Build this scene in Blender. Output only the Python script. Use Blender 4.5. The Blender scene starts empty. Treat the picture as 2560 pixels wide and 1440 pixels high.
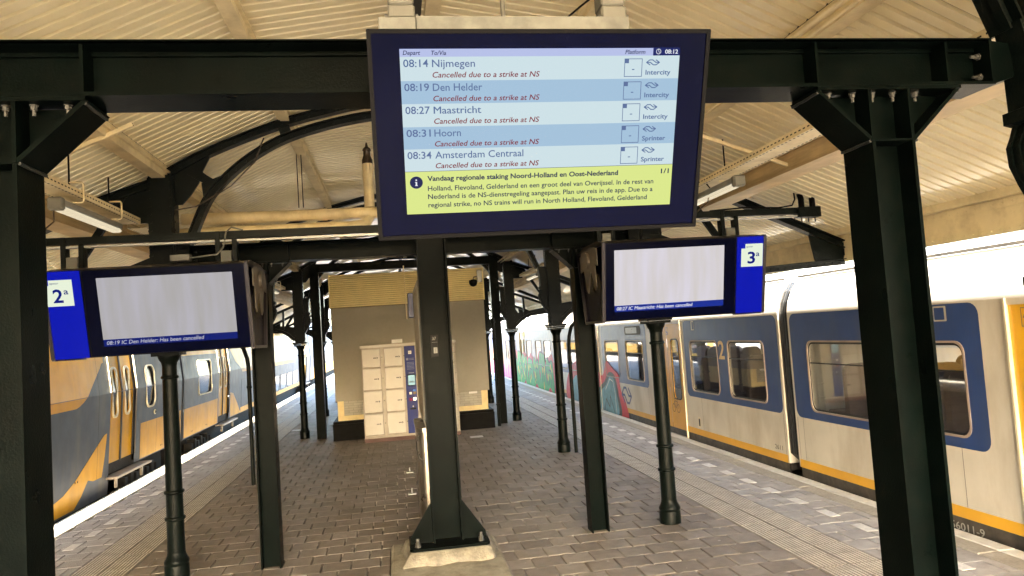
import bpy, bmesh, math, random
from mathutils import Vector, Matrix
from mathutils.geometry import tessellate_polygon
random.seed(7)
C = bpy.data.collections.new('scene'); bpy.context.scene.collection.children.link(C)
S = bpy.context.scene
# ------------------------------------------------------------------ camera, sky, sun, exposure
H = 2.25
FL, YAW, PIT, ROL = 1838.31, .160419, .059635, -.066019
EXPO = 4.5
def cam():
    cy, sy = math.cos(YAW), math.sin(YAW)
    f = Vector((sy*math.cos(PIT), cy*math.cos(PIT), math.sin(PIT)))
    r0 = Vector((cy, -sy, 0)); u0 = r0.cross(f)
    r = r0*math.cos(ROL)+u0*math.sin(ROL); u = u0*math.cos(ROL)-r0*math.sin(ROL)
    cd = bpy.data.cameras.new('camera'); cd.sensor_width = 36; cd.lens = FL*36/2560
    cd.clip_start = .05; cd.clip_end = 3000
    o = bpy.data.objects.new('camera', cd); C.objects.link(o)
    m = Matrix((r, u, -f)).transposed().to_4x4(); m.translation = (0, 0, H); o.matrix_world = m
    S.camera = o
cam()
SUN = Vector((-.046, -1, .46)).normalized()
SUN_EL = math.asin(SUN.z); SUN_AZ = math.atan2(SUN.x, SUN.y)
W = bpy.data.worlds.new('World'); S.world = W; W.use_nodes = True
nt = W.node_tree; nt.nodes.clear()
sky = nt.nodes.new('ShaderNodeTexSky'); sky.sky_type = 'NISHITA'; sky.sun_disc = False
sky.sun_elevation = SUN_EL; sky.sun_rotation = SUN_AZ; sky.air_density = 1; sky.dust_density = 2.5
bg = nt.nodes.new('ShaderNodeBackground'); bg.inputs[1].default_value = .15
wo = nt.nodes.new('ShaderNodeOutputWorld')
nt.links.new(sky.outputs[0], bg.inputs[0]); nt.links.new(bg.outputs[0], wo.inputs[0])
sl = bpy.data.lights.new('sun', 'SUN'); sl.energy = 5; sl.angle = math.radians(.5); sl.color = (1, .89, .73)
so = bpy.data.objects.new('sun', sl); C.objects.link(so)
so.rotation_euler = SUN.to_track_quat('Z', 'Y').to_euler(); so.location = (20, -5, 12)
S.view_settings.view_transform = 'Standard'; S.view_settings.look = 'None'
S.view_settings.exposure = EXPO; S.view_settings.gamma = 1; S.view_settings.use_curve_mapping = False
S.render.engine = 'CYCLES'
S.cycles.max_bounces = 10; S.cycles.diffuse_bounces = 6; S.cycles.glossy_bounces = 4; S.cycles.transparent_max_bounces = 10
S.cycles.caustics_reflective = False; S.cycles.caustics_refractive = False
S.cycles.use_denoising = True; S.cycles.sample_clamp_indirect = 6
K = 2**-EXPO            # emission scale so that a lit screen keeps its brightness

# ------------------------------------------------------------------ materials
MATS = {}
def mat(name, col, rough=.5, metal=0, var=.12, nscale=6, bump=.0, bscale=60, dirt=None, dscale=2, damt=.5, emit=0, coat=0, rnd=None, spec=.5, streak=None):
    m = bpy.data.materials.new(name); m.use_nodes = True; t = m.node_tree; N = t.nodes; L = t.links
    b = N['Principled BSDF']; b.inputs['Roughness'].default_value = rough; b.inputs['Metallic'].default_value = metal
    b.inputs['Coat Weight'].default_value = coat; b.inputs['Specular IOR Level'].default_value = spec
    tc = N.new('ShaderNodeNewGeometry'); co = tc.outputs['Position']
    if emit:
        b.inputs['Base Color'].default_value = (0, 0, 0, 1)
        b.inputs['Emission Color'].default_value = (*col, 1); b.inputs['Emission Strength'].default_value = emit*K; b.inputs['Specular IOR Level'].default_value = .04; b.inputs['Roughness'].default_value = .3; b.inputs['Coat Weight'].default_value = 0
        MATS[name] = m; return m
    nz = N.new('ShaderNodeTexNoise'); nz.inputs['Scale'].default_value = nscale; nz.inputs['Detail'].default_value = 6; L.new(co, nz.inputs['Vector'])
    rp = N.new('ShaderNodeValToRGB'); rp.color_ramp.elements[0].position = .3; rp.color_ramp.elements[1].position = .7
    rp.color_ramp.elements[0].color = (*[c*(1-var) for c in col], 1); rp.color_ramp.elements[1].color = (*[min(1, c*(1+var)) for c in col], 1)
    L.new(nz.outputs[0], rp.inputs[0]); out = rp.outputs[0]
    if rnd:      # per-piece colour: rnd is a list of colours
        oi = N.new('ShaderNodeObjectInfo'); ge = N.new('ShaderNodeNewGeometry')
        ad = N.new('ShaderNodeMath'); ad.operation = 'ADD'; L.new(oi.outputs['Random'], ad.inputs[0]); L.new(ge.outputs['Random Per Island'], ad.inputs[1])
        fr = N.new('ShaderNodeMath'); fr.operation = 'FRACT'; L.new(ad.outputs[0], fr.inputs[0])
        r2 = N.new('ShaderNodeValToRGB'); cr = r2.color_ramp; cr.interpolation = 'LINEAR'
        for i, c in enumerate(rnd):
            p = i/(len(rnd)-1)
            e = cr.elements[0] if i == 0 else (cr.elements[1] if i == len(rnd)-1 else cr.elements.new(p))
            e.position = p; e.color = (*c, 1)
        L.new(fr.outputs[0], r2.inputs[0])
        mx = N.new('ShaderNodeMix'); mx.data_type = 'RGBA'; mx.blend_type = 'MULTIPLY'; mx.inputs[0].default_value = 1
        L.new(out, mx.inputs[6]); L.new(r2.outputs[0], mx.inputs[7]); out = mx.outputs[2]
    if dirt:
        mp = N.new('ShaderNodeMapping'); L.new(co, mp.inputs['Vector'])
        if streak: mp.inputs['Scale'].default_value = streak
        n2 = N.new('ShaderNodeTexNoise'); n2.inputs['Scale'].default_value = dscale; n2.inputs['Detail'].default_value = 8; n2.inputs['Roughness'].default_value = .65
        L.new(mp.outputs[0], n2.inputs['Vector'])
        r3 = N.new('ShaderNodeValToRGB'); r3.color_ramp.elements[0].position = .45; r3.color_ramp.elements[1].position = .75
        r3.color_ramp.elements[0].color = (0, 0, 0, 1); r3.color_ramp.elements[1].color = (damt, damt, damt, 1)
        L.new(n2.outputs[0], r3.inputs[0])
        mx = N.new('ShaderNodeMix'); mx.data_type = 'RGBA'
        L.new(r3.outputs[0], mx.inputs[0]); L.new(out, mx.inputs[6]); mx.inputs[7].default_value = (*dirt, 1); out = mx.outputs[2]
    L.new(out, b.inputs['Base Color'])
    n4 = N.new('ShaderNodeTexNoise'); n4.inputs['Scale'].default_value = nscale*1.7; n4.inputs['Detail'].default_value = 4; L.new(co, n4.inputs['Vector'])
    mr = N.new('ShaderNodeMapRange'); mr.inputs['To Min'].default_value = max(0, rough-.1); mr.inputs['To Max'].default_value = min(1, rough+.12); L.new(n4.outputs[0], mr.inputs[0]); L.new(mr.outputs[0], b.inputs['Roughness'])
    if bump:
        n3 = N.new('ShaderNodeTexNoise'); n3.inputs['Scale'].default_value = bscale; n3.inputs['Detail'].default_value = 5; L.new(co, n3.inputs['Vector'])
        bp = N.new('ShaderNodeBump'); bp.inputs['Strength'].default_value = bump; bp.inputs['Distance'].default_value = .01
        L.new(n3.outputs[0], bp.inputs['Height']); L.new(bp.outputs[0], b.inputs['Normal'])
    MATS[name] = m; return m
def glassmat(name, tint, refl=.08, rough=.02):
    m = bpy.data.materials.new(name); m.use_nodes = True; t = m.node_tree; N = t.nodes; L = t.links
    N.remove(N['Principled BSDF']); o = N['Material Output']
    tr = N.new('ShaderNodeBsdfTransparent'); tr.inputs[0].default_value = (*tint, 1)
    gl = N.new('ShaderNodeBsdfGlossy'); gl.inputs['Roughness'].default_value = rough
    fr = N.new('ShaderNodeFresnel'); fr.inputs[0].default_value = 1.5
    ad = N.new('ShaderNodeMath'); ad.operation = 'MULTIPLY'; ad.inputs[1].default_value = .33; L.new(fr.outputs[0], ad.inputs[0])
    mx = N.new('ShaderNodeMixShader'); L.new(ad.outputs[0], mx.inputs[0]); L.new(tr.outputs[0], mx.inputs[1]); L.new(gl.outputs[0], mx.inputs[2])
    L.new(mx.outputs[0], o.inputs[0]); return m
M_green = mat('dark_green_paint', (.0012, .0027, .0024), .3, var=.35, nscale=5, bump=.12, bscale=140, spec=.025, dirt=(.007, .008, .007), dscale=14, damt=.3)
M_weld = mat('painted_weld', (.012, .015, .014), .4, spec=.4, bump=.5, bscale=200)
M_iron = mat('cast_iron_green', (.002, .004, .0036), .34, var=.3, nscale=9, bump=.35, bscale=70, spec=.08, dirt=(.012, .013, .011), dscale=12, damt=.35)
M_cream = mat('cream_cladding', (.90, .82, .56), .42, var=.06, nscale=1.3, dirt=(.60, .48, .27), dscale=1.6, damt=.45, coat=.5)
M_creamd = mat('cream_painted_steel', (.80, .70, .46), .5, var=.12, nscale=3, bump=.2, bscale=25, dirt=(.36, .27, .13), dscale=5, damt=.5)
M_creamw = mat('cream_stained_gutter', (.62, .48, .27), .55, var=.15, nscale=3, bump=.2, bscale=25, dirt=(.16, .09, .04), dscale=3, damt=.7, streak=(.6, .25, 3))
M_skirtr = mat('roofing_felt', (.08, .08, .08), .9)
M_back = mat('roof_backing', (.13, .09, .045), .9)
M_trim = mat('dark_bronze_trim', (.022, .019, .022), .35, metal=.6)
M_fig = mat('cream_figure', (.10, .085, .065), .5)
M_galv = mat('galvanised_steel', (.15, .155, .145), .5, metal=.35, var=.2, nscale=14, dirt=(.04, .04, .037), dscale=9, damt=.6)
M_grayb = mat('grey_painted_bracket', (.13, .13, .115), .55, dirt=(.06, .06, .055), dscale=12, damt=.35)
M_black = mat('black_plastic', (.003, .003, .0035), .4, spec=.06)
M_navy = mat('navy_gloss', (.0002, .0008, .011), .22, var=.1, spec=.035)
M_brown = mat('perforated_top_cover', (.05, .035, .022), .4, metal=.5)
M_steel = mat('brushed_steel', (.30, .27, .23), .28, metal=1, var=.1, nscale=3, dirt=(.25, .22, .19), dscale=4, damt=.4, streak=(1, 1, .15))
M_chrome = mat('dull_chrome', (.30, .28, .27), .25, metal=1)
M_alum = mat('aluminium', (.30, .31, .30), .4, metal=.3)
M_bolt = mat('zinc_bolt', (.07, .07, .065), .5, metal=.3, var=.3, nscale=30)
M_tileC = mat('paver_brown', (.95, .95, .95), .6, var=.16, nscale=9, bump=.5, bscale=160, spec=.22, rnd=[(0.215, 0.184, 0.156), (0.252, 0.218, 0.188), (0.198, 0.168, 0.145), (0.262, 0.232, 0.202), (0.232, 0.196, 0.166), (0.287, 0.255, 0.223)], dirt=(.07, .06, .05), dscale=.9, damt=.5)  # brown middle pavers, part of the shade there put into the colour
M_tileG = mat('paver_grey', (.95, .95, .95), .6, var=.14, nscale=9, bump=.5, bscale=160, spec=.22, rnd=[(0.361, 0.349, 0.329), (0.315, 0.316, 0.329), (0.388, 0.372, 0.348), (0.338, 0.330, 0.315), (0.302, 0.300, 0.307), (0.406, 0.389, 0.366)], dirt=(.10, .092, .08), dscale=1.1, damt=.5)  # grey edge pavers, reflected skylight partly put into their paler colour
M_tact = mat('tactile_paver', (.60, .56, .48), .6, var=.15, nscale=5, bump=.4, bscale=120, dirt=(.15, .13, .11), dscale=8, damt=.5)
M_white = mat('white_paver', (.62, .61, .57), .6, var=.1, nscale=20, dirt=(.4, .38, .35), dscale=12, damt=.4)
M_cop = mat('coping_concrete', (.33, .31, .255), .75, var=.15, nscale=30, bump=.5, bscale=90, dirt=(.2, .18, .15), dscale=5, damt=.5)
M_edgew = mat('edge_white_paint', (.62, .62, .58), .65, var=.12, nscale=18, bump=.3, bscale=60, dirt=(.33, .31, .27), dscale=9, damt=.6)
M_joint = mat('joint_dirt', (.025, .022, .018), .95, bump=.5, bscale=200)
M_ball = mat('ballast', (.16, .135, .11), .95, var=.5, nscale=25, bump=1, bscale=30)
M_slab = mat('worn_slab_paint', (.30, .275, .21), .85, var=.15, nscale=8, bump=.8, bscale=30, dirt=(.07, .06, .045), dscale=5, damt=.75)
M_conc = mat('painted_footing', (.20, .185, .145), .8, var=.12, nscale=12, bump=.8, bscale=35, dirt=(.05, .042, .03), dscale=7, damt=.9)
M_panel = mat('beige_wall_panel', (.26, .24, .19), .6, var=.05, nscale=2, dirt=(.15, .13, .10), dscale=14, damt=.18)
M_siding = mat('yellow_cream_siding', (.76, .66, .36), .5, var=.06, nscale=4)
M_creamwall = mat('cream_wall_paint', (.60, .48, .24), .6)
M_brick = mat('light_grey_brick', (.95, .95, .95), .8, bump=.4, bscale=60, rnd=[(.38, .36, .30), (.44, .42, .35), (.34, .32, .27)])
M_mortar = mat('brick_mortar', (.2, .19, .16), .9)
M_plinth = mat('black_plinth', (.003, .003, .003), .6, spec=.06, bump=.7, bscale=60, dirt=(.012, .011, .010), dscale=6, damt=.5)
M_lock = mat('locker_white', (.42, .395, .35), .4, var=.05, nscale=3, dirt=(.28, .25, .2), dscale=5, damt=.2)
M_lockd = mat('locker_frame', (.29, .26, .21), .45)
M_wprint2 = mat('pale_number', (.4, .4, .38), .5)
M_dark = mat('dark_gap', (.02, .018, .016), .8)
M_redp = mat('red_brown_plinth', (.085, .04, .033), .7, bump=.5, bscale=80)
M_blue = mat('terminal_blue', (.003, .014, .13), .45, spec=.2)
M_print = mat('dark_print', (.02, .02, .025), .5)
M_wprint = mat('white_print', (.7, .7, .68), .5)
M_gprint = mat('grey_print', (.14, .145, .14), .5)
# lit faces
E_pan = mat('lit_blue_panel', (.002, .008, .43), emit=1)
E_pwh = mat('lit_white_panel', (.80, .88, .70), emit=1)
E_ptx = mat('lit_panel_lettering', (.003, .01, .20), emit=1)
def screenmat(name, a, b, sx):
    m = mat(name, a, emit=1); t = m.node_tree; N = t.nodes; L = t.links; bs = N['Principled BSDF']
    tc = N.new('ShaderNodeTexCoord'); mp = N.new('ShaderNodeMapping'); mp.inputs['Scale'].default_value = sx; L.new(tc.outputs['Object'], mp.inputs[0])
    nz = N.new('ShaderNodeTexNoise'); nz.inputs['Scale'].default_value = 1; nz.inputs['Detail'].default_value = 2; L.new(mp.outputs[0], nz.inputs['Vector'])
    rp = N.new('ShaderNodeValToRGB'); rp.color_ramp.elements[0].position = .35; rp.color_ramp.elements[1].position = .68
    rp.color_ramp.elements[0].color = (*a, 1); rp.color_ramp.elements[1].color = (*b, 1); L.new(nz.outputs[0], rp.inputs[0]); L.new(rp.outputs[0], bs.inputs['Emission Color']); return m
E_scrL = screenmat('blank_screen_grey', (.41, .395, .39), (.46, .445, .49), (9, 1.2, 1))
E_scrR = screenmat('blank_screen_bright', (.64, .60, .585), (.70, .665, .74), (9, 1.2, 1))
E_stripL = mat('message_strip_dim', (.003, .012, .16), emit=1)
E_stripR = mat('message_strip_bright', (.01, .03, .30), emit=1)
E_txtL = mat('message_text_dim', (.55, .55, .62), emit=1)
E_txtR = mat('message_text', (.85, .85, .9), emit=1)
E_row = mat('board_row_white', (.60, .74, .79), emit=1)
E_rowb = mat('board_row_blue', (.36, .53, .70), emit=1)
E_hdr = mat('board_header', (.46, .52, .80), emit=1)
E_yel = mat('board_message_yellow', (.70, .80, .26), emit=1)
E_nav = mat('board_navy', (.004, .014, .13), emit=1)
E_tnav = mat('board_text_navy', (.008, .015, .09), emit=1)
E_tblu = mat('board_text_greyblue', (.10, .16, .33), emit=1)
E_tred = mat('board_text_red', (.22, .006, .018), emit=1)
E_twh = mat('board_text_white', (.85, .88, .92), emit=1)
E_line = mat('board_rule', (.12, .15, .2), emit=1)
E_lockscr = mat('locker_screen', (.55, .80, .72), emit=1)
E_red = mat('red_indicator', (.9, .02, .05), emit=1)
E_lblue = mat('card_reader_light', (.12, .35, .8), emit=1)
# trains
T_white = mat('train_white_paint', (.62, .585, .515), .38, var=.07, nscale=2.5, bump=.25, bscale=3, dirt=(.36, .29, .2), dscale=1.6, damt=.75, coat=.1, streak=(1, 1, .3))
T_blue = mat('train_blue_paint', (.020, .055, .20), .35, var=.10, nscale=3, bump=.12, bscale=3, dirt=(.055, .08, .16), dscale=2.5, damt=.6, streak=(1, 1, .4))
T_yel = mat('train_yellow_paint', (.74, .40, .02), .35, var=.08, nscale=4, dirt=(.34, .2, .07), dscale=2, damt=.5, coat=.2)
T_skirt = mat('train_skirt', (.055, .048, .042), .6, var=.3, nscale=8, dirt=(.16, .13, .1), dscale=5, damt=.5)
T_roof = mat('train_roof', (.62, .60, .56), .5, var=.08, nscale=2)
T_rub = mat('rubber_black', (.012, .013, .015), .5)
T_rim = mat('window_rim', (.34, .27, .23), .5)
T_int = mat('train_interior_wall', (.62, .6, .56), .7)
T_seat = mat('train_seat', (.14, .115, .13), .85, var=.15)
T_grey = mat('left_train_grey', (.055, .066, .095), .5, var=.12, nscale=3, dirt=(.13, .115, .095), dscale=3, damt=.7, spec=.3, streak=(1, 1, .14))
T_lyel = mat('left_train_yellow', (.60, .31, .008), .45, var=.08, nscale=3, dirt=(.33, .18, .035), dscale=3, damt=.6, spec=.3, streak=(1, 1, .14))
T_cream = mat('window_frame_cream', (.72, .66, .48), .45)
T_glass = glassmat('tinted_glass', (.55, .55, .53), .0, .03)
T_dglass = mat('dark_window_glass', (.03, .032, .03), .12, var=.3, nscale=2, spec=.18)
T_under = mat('underframe_grime', (.022, .018, .015), .85, bump=.5, bscale=40)
T_step = mat('step_metal', (.26, .22, .18), .5, metal=.3)
G_green = mat('graffiti_green', (.015, .36, .03), .5); G_yel = mat('graffiti_yellow', (.7, .6, .02), .5)
G_red = mat('graffiti_red', (.6, .02, .03), .5); G_pink = mat('graffiti_pink', (.62, .06, .26), .5)
G_blu = mat('graffiti_blue', (.12, .30, .40), .5, var=.3, nscale=5); G_blk = mat('graffiti_black', (.03, .035, .03), .5)
G_wht = mat('graffiti_white', (.72, .74, .70), .5); G_oran = mat('graffiti_orange', (.7, .34, .16), .5)

# ------------------------------------------------------------------ mesh helpers
class MB:
    def __init__(s): s.v = []; s.f = []; s.sm = []
    def add(s, vs, fs, sm=False):
        n = len(s.v); s.v += [tuple(v) for v in vs]; s.f += [tuple(i+n for i in f) for f in fs]; s.sm += [sm]*len(fs); return s
    def box(s, x0, x1, y0, y1, z0, z1):
        return s.add([(x0, y0, z0), (x1, y0, z0), (x1, y1, z0), (x0, y1, z0), (x0, y0, z1), (x1, y0, z1), (x1, y1, z1), (x0, y1, z1)],
                     [(0, 3, 2, 1), (4, 5, 6, 7), (0, 1, 5, 4), (1, 2, 6, 5), (2, 3, 7, 6), (3, 0, 4, 7)])
    def cbox(s, x0, x1, y0, y1, z0, z1, c=.004):
        # chamfered box (all twelve edges)
        c = min(c, (x1-x0)/3, (y1-y0)/3, (z1-z0)/3); bm = bmesh.new(); bmesh.ops.create_cube(bm, size=1)
        for v in bm.verts: v.co = Vector(((x0+x1)/2+v.co.x*(x1-x0), (y0+y1)/2+v.co.y*(y1-y0), (z0+z1)/2+v.co.z*(z1-z0)))
        bmesh.ops.bevel(bm, geom=bm.edges[:], offset=c, segments=1, affect='EDGES'); return s.bm(bm)
    def bm(s, bm, sm=False):
        bm.verts.index_update(); s.add([v.co[:] for v in bm.verts], [[v.index for v in f.verts] for f in bm.faces], sm); bm.free(); return s
    def bar(s, a, b, w, h, up=(0, 0, 1)):
        a = Vector(a); b = Vector(b); d = (b-a).normalized(); up = Vector(up)
        r = d.cross(up)
        if r.length < 1e-4: r = d.cross(Vector((0, 1, 0)))
        r.normalize(); u = r.cross(d).normalized()
        vs = [p+r*sx*w/2+u*sz*h/2 for p in (a, b) for sx, sz in ((-1, -1), (1, -1), (1, 1), (-1, 1))]
        return s.add(vs, [(0, 1, 2, 3), (7, 6, 5, 4), (0, 4, 5, 1), (1, 5, 6, 2), (2, 6, 7, 3), (3, 7, 4, 0)])
    def tube(s, pts, r, n=10, cap=True):
        pts = [Vector(p) for p in pts]; rings = []; prev = None
        for i, p in enumerate(pts):
            d = (pts[min(i+1, len(pts)-1)]-pts[max(i-1, 0)]).normalized()
            if prev is None:
                u = d.cross(Vector((0, 0, 1)));
                if u.length < 1e-3: u = d.cross(Vector((0, 1, 0)))
                u.normalize()
            else: u = (prev-d*prev.dot(d)).normalized()
            prev = u; w = d.cross(u)
            rings.append([p+(u*math.cos(2*math.pi*k/n)+w*math.sin(2*math.pi*k/n))*r for k in range(n)])
        vs = [v for rg in rings for v in rg]; fs = []
        for i in range(len(pts)-1):
            for k in range(n):
                a = i*n+k; b = i*n+(k+1) % n; fs.append((a, b, b+n, a+n))
        s.add(vs, fs, True)
        if cap: s.add(rings[0], [tuple(range(n))[::-1]]); s.add(rings[-1], [tuple(range(n))])
        return s
    def lathe(s, x, y, prof, n=20):
        vs = []; fs = []
        for r, z in prof: vs += [(x+r*math.cos(2*math.pi*k/n), y+r*math.sin(2*math.pi*k/n), z) for k in range(n)]
        for i in range(len(prof)-1):
            for k in range(n): a = i*n+k; b = i*n+(k+1) % n; fs.append((a, b, b+n, a+n))
        s.add(vs, fs, True); m = len(prof)-1
        s.add([vs[k] for k in range(n)], [tuple(range(n))[::-1]]); s.add([vs[m*n+k] for k in range(n)], [tuple(range(n))]); return s
    def prism(s, poly, fn, d0, d1, holes=()):
        """poly in 2D, fn(a, b, d) -> 3D point; extruded from depth d0 to d1"""
        loops = [list(poly)]+[list(h) for h in holes]
        tris = tessellate_polygon([[Vector((a, b, 0)) for a, b in l] for l in loops])
        flat = [p for l in loops for p in l]; n = len(flat)
        vs = [fn(a, b, d0) for a, b in flat]+[fn(a, b, d1) for a, b in flat]
        fs = [tuple(t) for t in tris]+[tuple(i+n for i in reversed(t)) for t in tris]
        k = 0
        for l in loops:
            m = len(l)
            for i in range(m): a = k+i; b = k+(i+1) % m; fs.append((a, b, b+n, a+n))
            k += m
        return s.add(vs, fs)
    def build(s, name, m, parent=None, fix=True):
        me = bpy.data.meshes.new(name); me.from_pydata(s.v, [], s.f)
        me.polygons.foreach_set('use_smooth', s.sm)
        if fix:
            bm = bmesh.new(); bm.from_mesh(me); bmesh.ops.recalc_face_normals(bm, faces=bm.faces[:]); bm.to_mesh(me); bm.free()
        me.materials.append(m); me.update()
        o = bpy.data.objects.new(name, me); C.objects.link(o)
        if parent: o.parent = parent
        return o
def xz(a, b, d): return (a, d, b)
def yz(a, b, d): return (d, a, b)
def xy(a, b, d): return (a, b, d)
def thing(name, label, cat, loc=(0, 0, 0), group=None, M=None):
    o = bpy.data.objects.new(name, None); C.objects.link(o); o.empty_display_size = .2
    if M: o.matrix_world = M
    else: o.location = loc
    o['label'] = label; o['category'] = cat
    if group: o['group'] = group
    return o
def tag(o, label, cat, group=None):
    o['label'] = label; o['category'] = cat
    if group: o['group'] = group
    return o
def structure(o): o['kind'] = 'structure'; return o
def stuff(o): o['kind'] = 'stuff'; return o
def copy_tree(o, parent=None, kids=True):
    c = o.copy(); C.objects.link(c); c.parent = parent
    if kids:
        for ch in list(o.children): copy_tree(ch, c)
    return c
def rrect(a0, a1, b0, b1, r, n=5):
    r = min(r, (a1-a0)/2-1e-4, (b1-b0)/2-1e-4); out = []
    for cx, cy, s in ((a1-r, b1-r, 0), (a0+r, b1-r, 90), (a0+r, b0+r, 180), (a1-r, b0+r, 270)):
        for k in range(n+1): t = math.radians(s+90*k/n); out.append((cx+r*math.cos(t), cy+r*math.sin(t)))
    return out
# lettering: flat text outlines as mesh, fitted to x0..x1 with cap height
_tc = {}
def text_mesh(st, bold, shear):
    k = (st, bold, shear)
    if k in _tc: return _tc[k]
    cu = bpy.data.curves.new('t', 'FONT'); cu.body = st; cu.size = 1; cu.offset = bold; cu.shear = shear; cu.resolution_u = 3
    o = bpy.data.objects.new('t', cu); C.objects.link(o); dg = bpy.context.evaluated_depsgraph_get(); dg.update()
    me = bpy.data.meshes.new_from_object(o.evaluated_get(dg))
    vs = [v.co[:2] for v in me.vertices]; fs = [tuple(p.vertices) for p in me.polygons]
    bpy.data.objects.remove(o); bpy.data.curves.remove(cu); bpy.data.meshes.remove(me)
    _tc[k] = (vs, fs); return _tc[k]
CAP = max(v[1] for v in text_mesh('H', 0, 0)[0])
def text(mb, st, x0, x1, base, cap, fn, d, bold=.012, shear=0):
    if 'M' in st: bold = 0
    vs, fs = text_mesh(st, bold, shear); a = min(v[0] for v in vs); b = max(v[0] for v in vs)
    sx = (x1-x0)/(b-a); sy = cap/CAP
    mb.add([fn(x0+(v[0]-a)*sx, base+v[1]*sy, d) for v in vs], fs)
def stroke(mb, pts, w, fn, d):
    pts = [Vector(p) for p in pts]
    for i in range(len(pts)-1):
        a, b = pts[i], pts[i+1]; t = (b-a).normalized(); n = Vector((-t.y, t.x))*w/2; e = t*w*.3
        q = [a-e+n, a-e-n, b+e-n, b+e+n]; mb.add([fn(p.x, p.y, d+i*.00004) for p in q], [(0, 1, 2, 3)])
def arrows_logo(mb, x0, x1, y0, y1, w, fn, d):
    f = lambda p: (x0+(x1-x0)*p[0], y0+(y1-y0)*p[1])
    for j, l in enumerate(([(0, .5), (.25, 1), (.48, 1), (.72, .5), (1, .5)], [(0, .5), (.3, .5), (.53, 0), (.75, 0), (1, .5)], [(0, .5), (.27, 0)], [(1, .5), (.73, 1)])):
        stroke(mb, [f(p) for p in l], w, fn, d+j*.0002)

# ------------------------------------------------------------------ ground, track bed, platform
XC = .3; PL, PR = -4.85, 5.42
g = MB().add([(-400, -300, -.95), (400, -300, -.95), (400, 900, -.95), (-400, 900, -.95)], [(0, 1, 2, 3)]).build('ground', M_ball); structure(g)
plat = MB().box(PL, PR, -14, 75, -.94, -.045).build('platform', M_joint); structure(plat)
def paver_mesh(w, l, t=.05, c=.004, m=None, name='paving_stone'):
    x, y = w/2, l/2
    mb = MB().add([(-x, -y, -t), (x, -y, -t), (x, y, -t), (-x, y, -t), (-x, -y, -c), (x, -y, -c), (x, y, -c), (-x, y, -c), (-x+c, -y+c, 0), (x-c, -y+c, 0), (x-c, y-c, 0), (-x+c, y-c, 0)],
                  [(0, 1, 5, 4), (1, 2, 6, 5), (2, 3, 7, 6), (3, 0, 4, 7), (4, 5, 9, 8), (5, 6, 10, 9), (6, 7, 11, 10), (7, 4, 8, 11), (8, 9, 10, 11)])
    return mb
RY, RX = .305, .295
def zone_cells(x0, x1, y0, y1, ph=0):
    j0 = int((y0-7.056)/RY)-1; out = []
    for j in range(j0, int((y1-7.056)/RY)+1):
        ya = 7.056+j*RY
        if ya < y0-RY or ya+RY > y1+RY: continue
        off = 1.788 if j % 2 == 0 else 1.667
        off += ph; i = math.floor((x0-off)/RX)
        while off+i*RX < x1-.01:
            a = max(x0, off+i*RX); b = min(x1, off+(i+1)*RX)
            if b-a > .05: out.append((a, b, ya, ya+RY))
            i += 1
    return out
def in_foot(a, b, c, d): return a < .93 and b > -.17 and c < 8.15 and d > 6.6
central = []
for c in zone_cells(-2.9, 3.55, -4, 75):
    if not in_foot(*c): central.append(c); continue
    if c[0] < -.22: central.append((c[0], -.175, c[2], c[3]))
    if c[1] > .98: central.append((.935, c[1], c[2], c[3]))
    if c[3] > 8.17 and c[2] < 8.13: central.append((max(c[0], -.175) if c[0] < -.22 else c[0], min(c[1], .935) if c[1] > .98 else c[1], 8.125, c[3]))
side = zone_cells(4.18, 5.02, -4, 75)+zone_cells(-4.45, -3.53, -4, 75)
def is_dash(c):      # white marking pieces sit in these cells: cut the cell around them
    return False
cells = [(c, M_tileC) for c in central]+[(c, M_tileG) for c in side]
def seen(c, ymin=5.9):
    y = c[2]; x = (c[0]+c[1])/2
    return y > ymin and -.43*y-.2 < x < .93*y+.2
near = sorted([k for k in cells if seen(k[0])], key=lambda k: k[0][2]+.15*abs(k[0][0]-1))[:300]
nearset = {k[0] for k in near}
pm = {}
def piece_mesh(w, l, m, t=.05):
    k = (round(w, 2), round(l, 2), m.name)
    if k not in pm: o = paver_mesh(k[0]-.011, k[1]-.011, t).build('paving_stone', m); pm[k] = o.data; bpy.data.objects.remove(o)
    return pm[k]
for c, m in near:
    me = piece_mesh(c[1]-c[0], c[3]-c[2], m); o = bpy.data.objects.new('paving_stone', me); C.objects.link(o); o.parent = plat
    o.location = ((c[0]+c[1])/2, (c[2]+c[3])/2, random.gauss(0, .0012)); o.rotation_euler = (random.gauss(0, .003), random.gauss(0, .003), random.gauss(0, .004))
for m in (M_tileC, M_tileG):
    mb = MB()
    for c, mm in cells:
        if mm is m and c not in nearset:
            cx, cy, z = (c[0]+c[1])/2, (c[2]+c[3])/2, random.gauss(0, .0012); w, l = (c[1]-c[0])/2-.0055, (c[3]-c[2])/2-.0055; e = .006
            a, b = random.gauss(0, .003), random.gauss(0, .003); e = .004; h = lambda dx, dy: z+a*dx+b*dy
            P = [(cx+sx*w, cy+sy*l, -.05) for sx, sy in ((-1, -1), (1, -1), (1, 1), (-1, 1))]+[(cx+sx*w, cy+sy*l, h(sx*w, sy*l)-e) for sx, sy in ((-1, -1), (1, -1), (1, 1), (-1, 1))]+[(cx+sx*(w-e), cy+sy*(l-e), h(sx*w, sy*l)) for sx, sy in ((-1, -1), (1, -1), (1, 1), (-1, 1))]
            mb.add(P, [(0, 1, 5, 4), (1, 2, 6, 5), (2, 3, 7, 6), (3, 0, 4, 7), (4, 5, 9, 8), (5, 6, 10, 9), (6, 7, 11, 10), (7, 4, 8, 11), (8, 9, 10, 11)])
    stuff(mb.build('distant_paving_stones', m, plat, fix=False))
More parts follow.
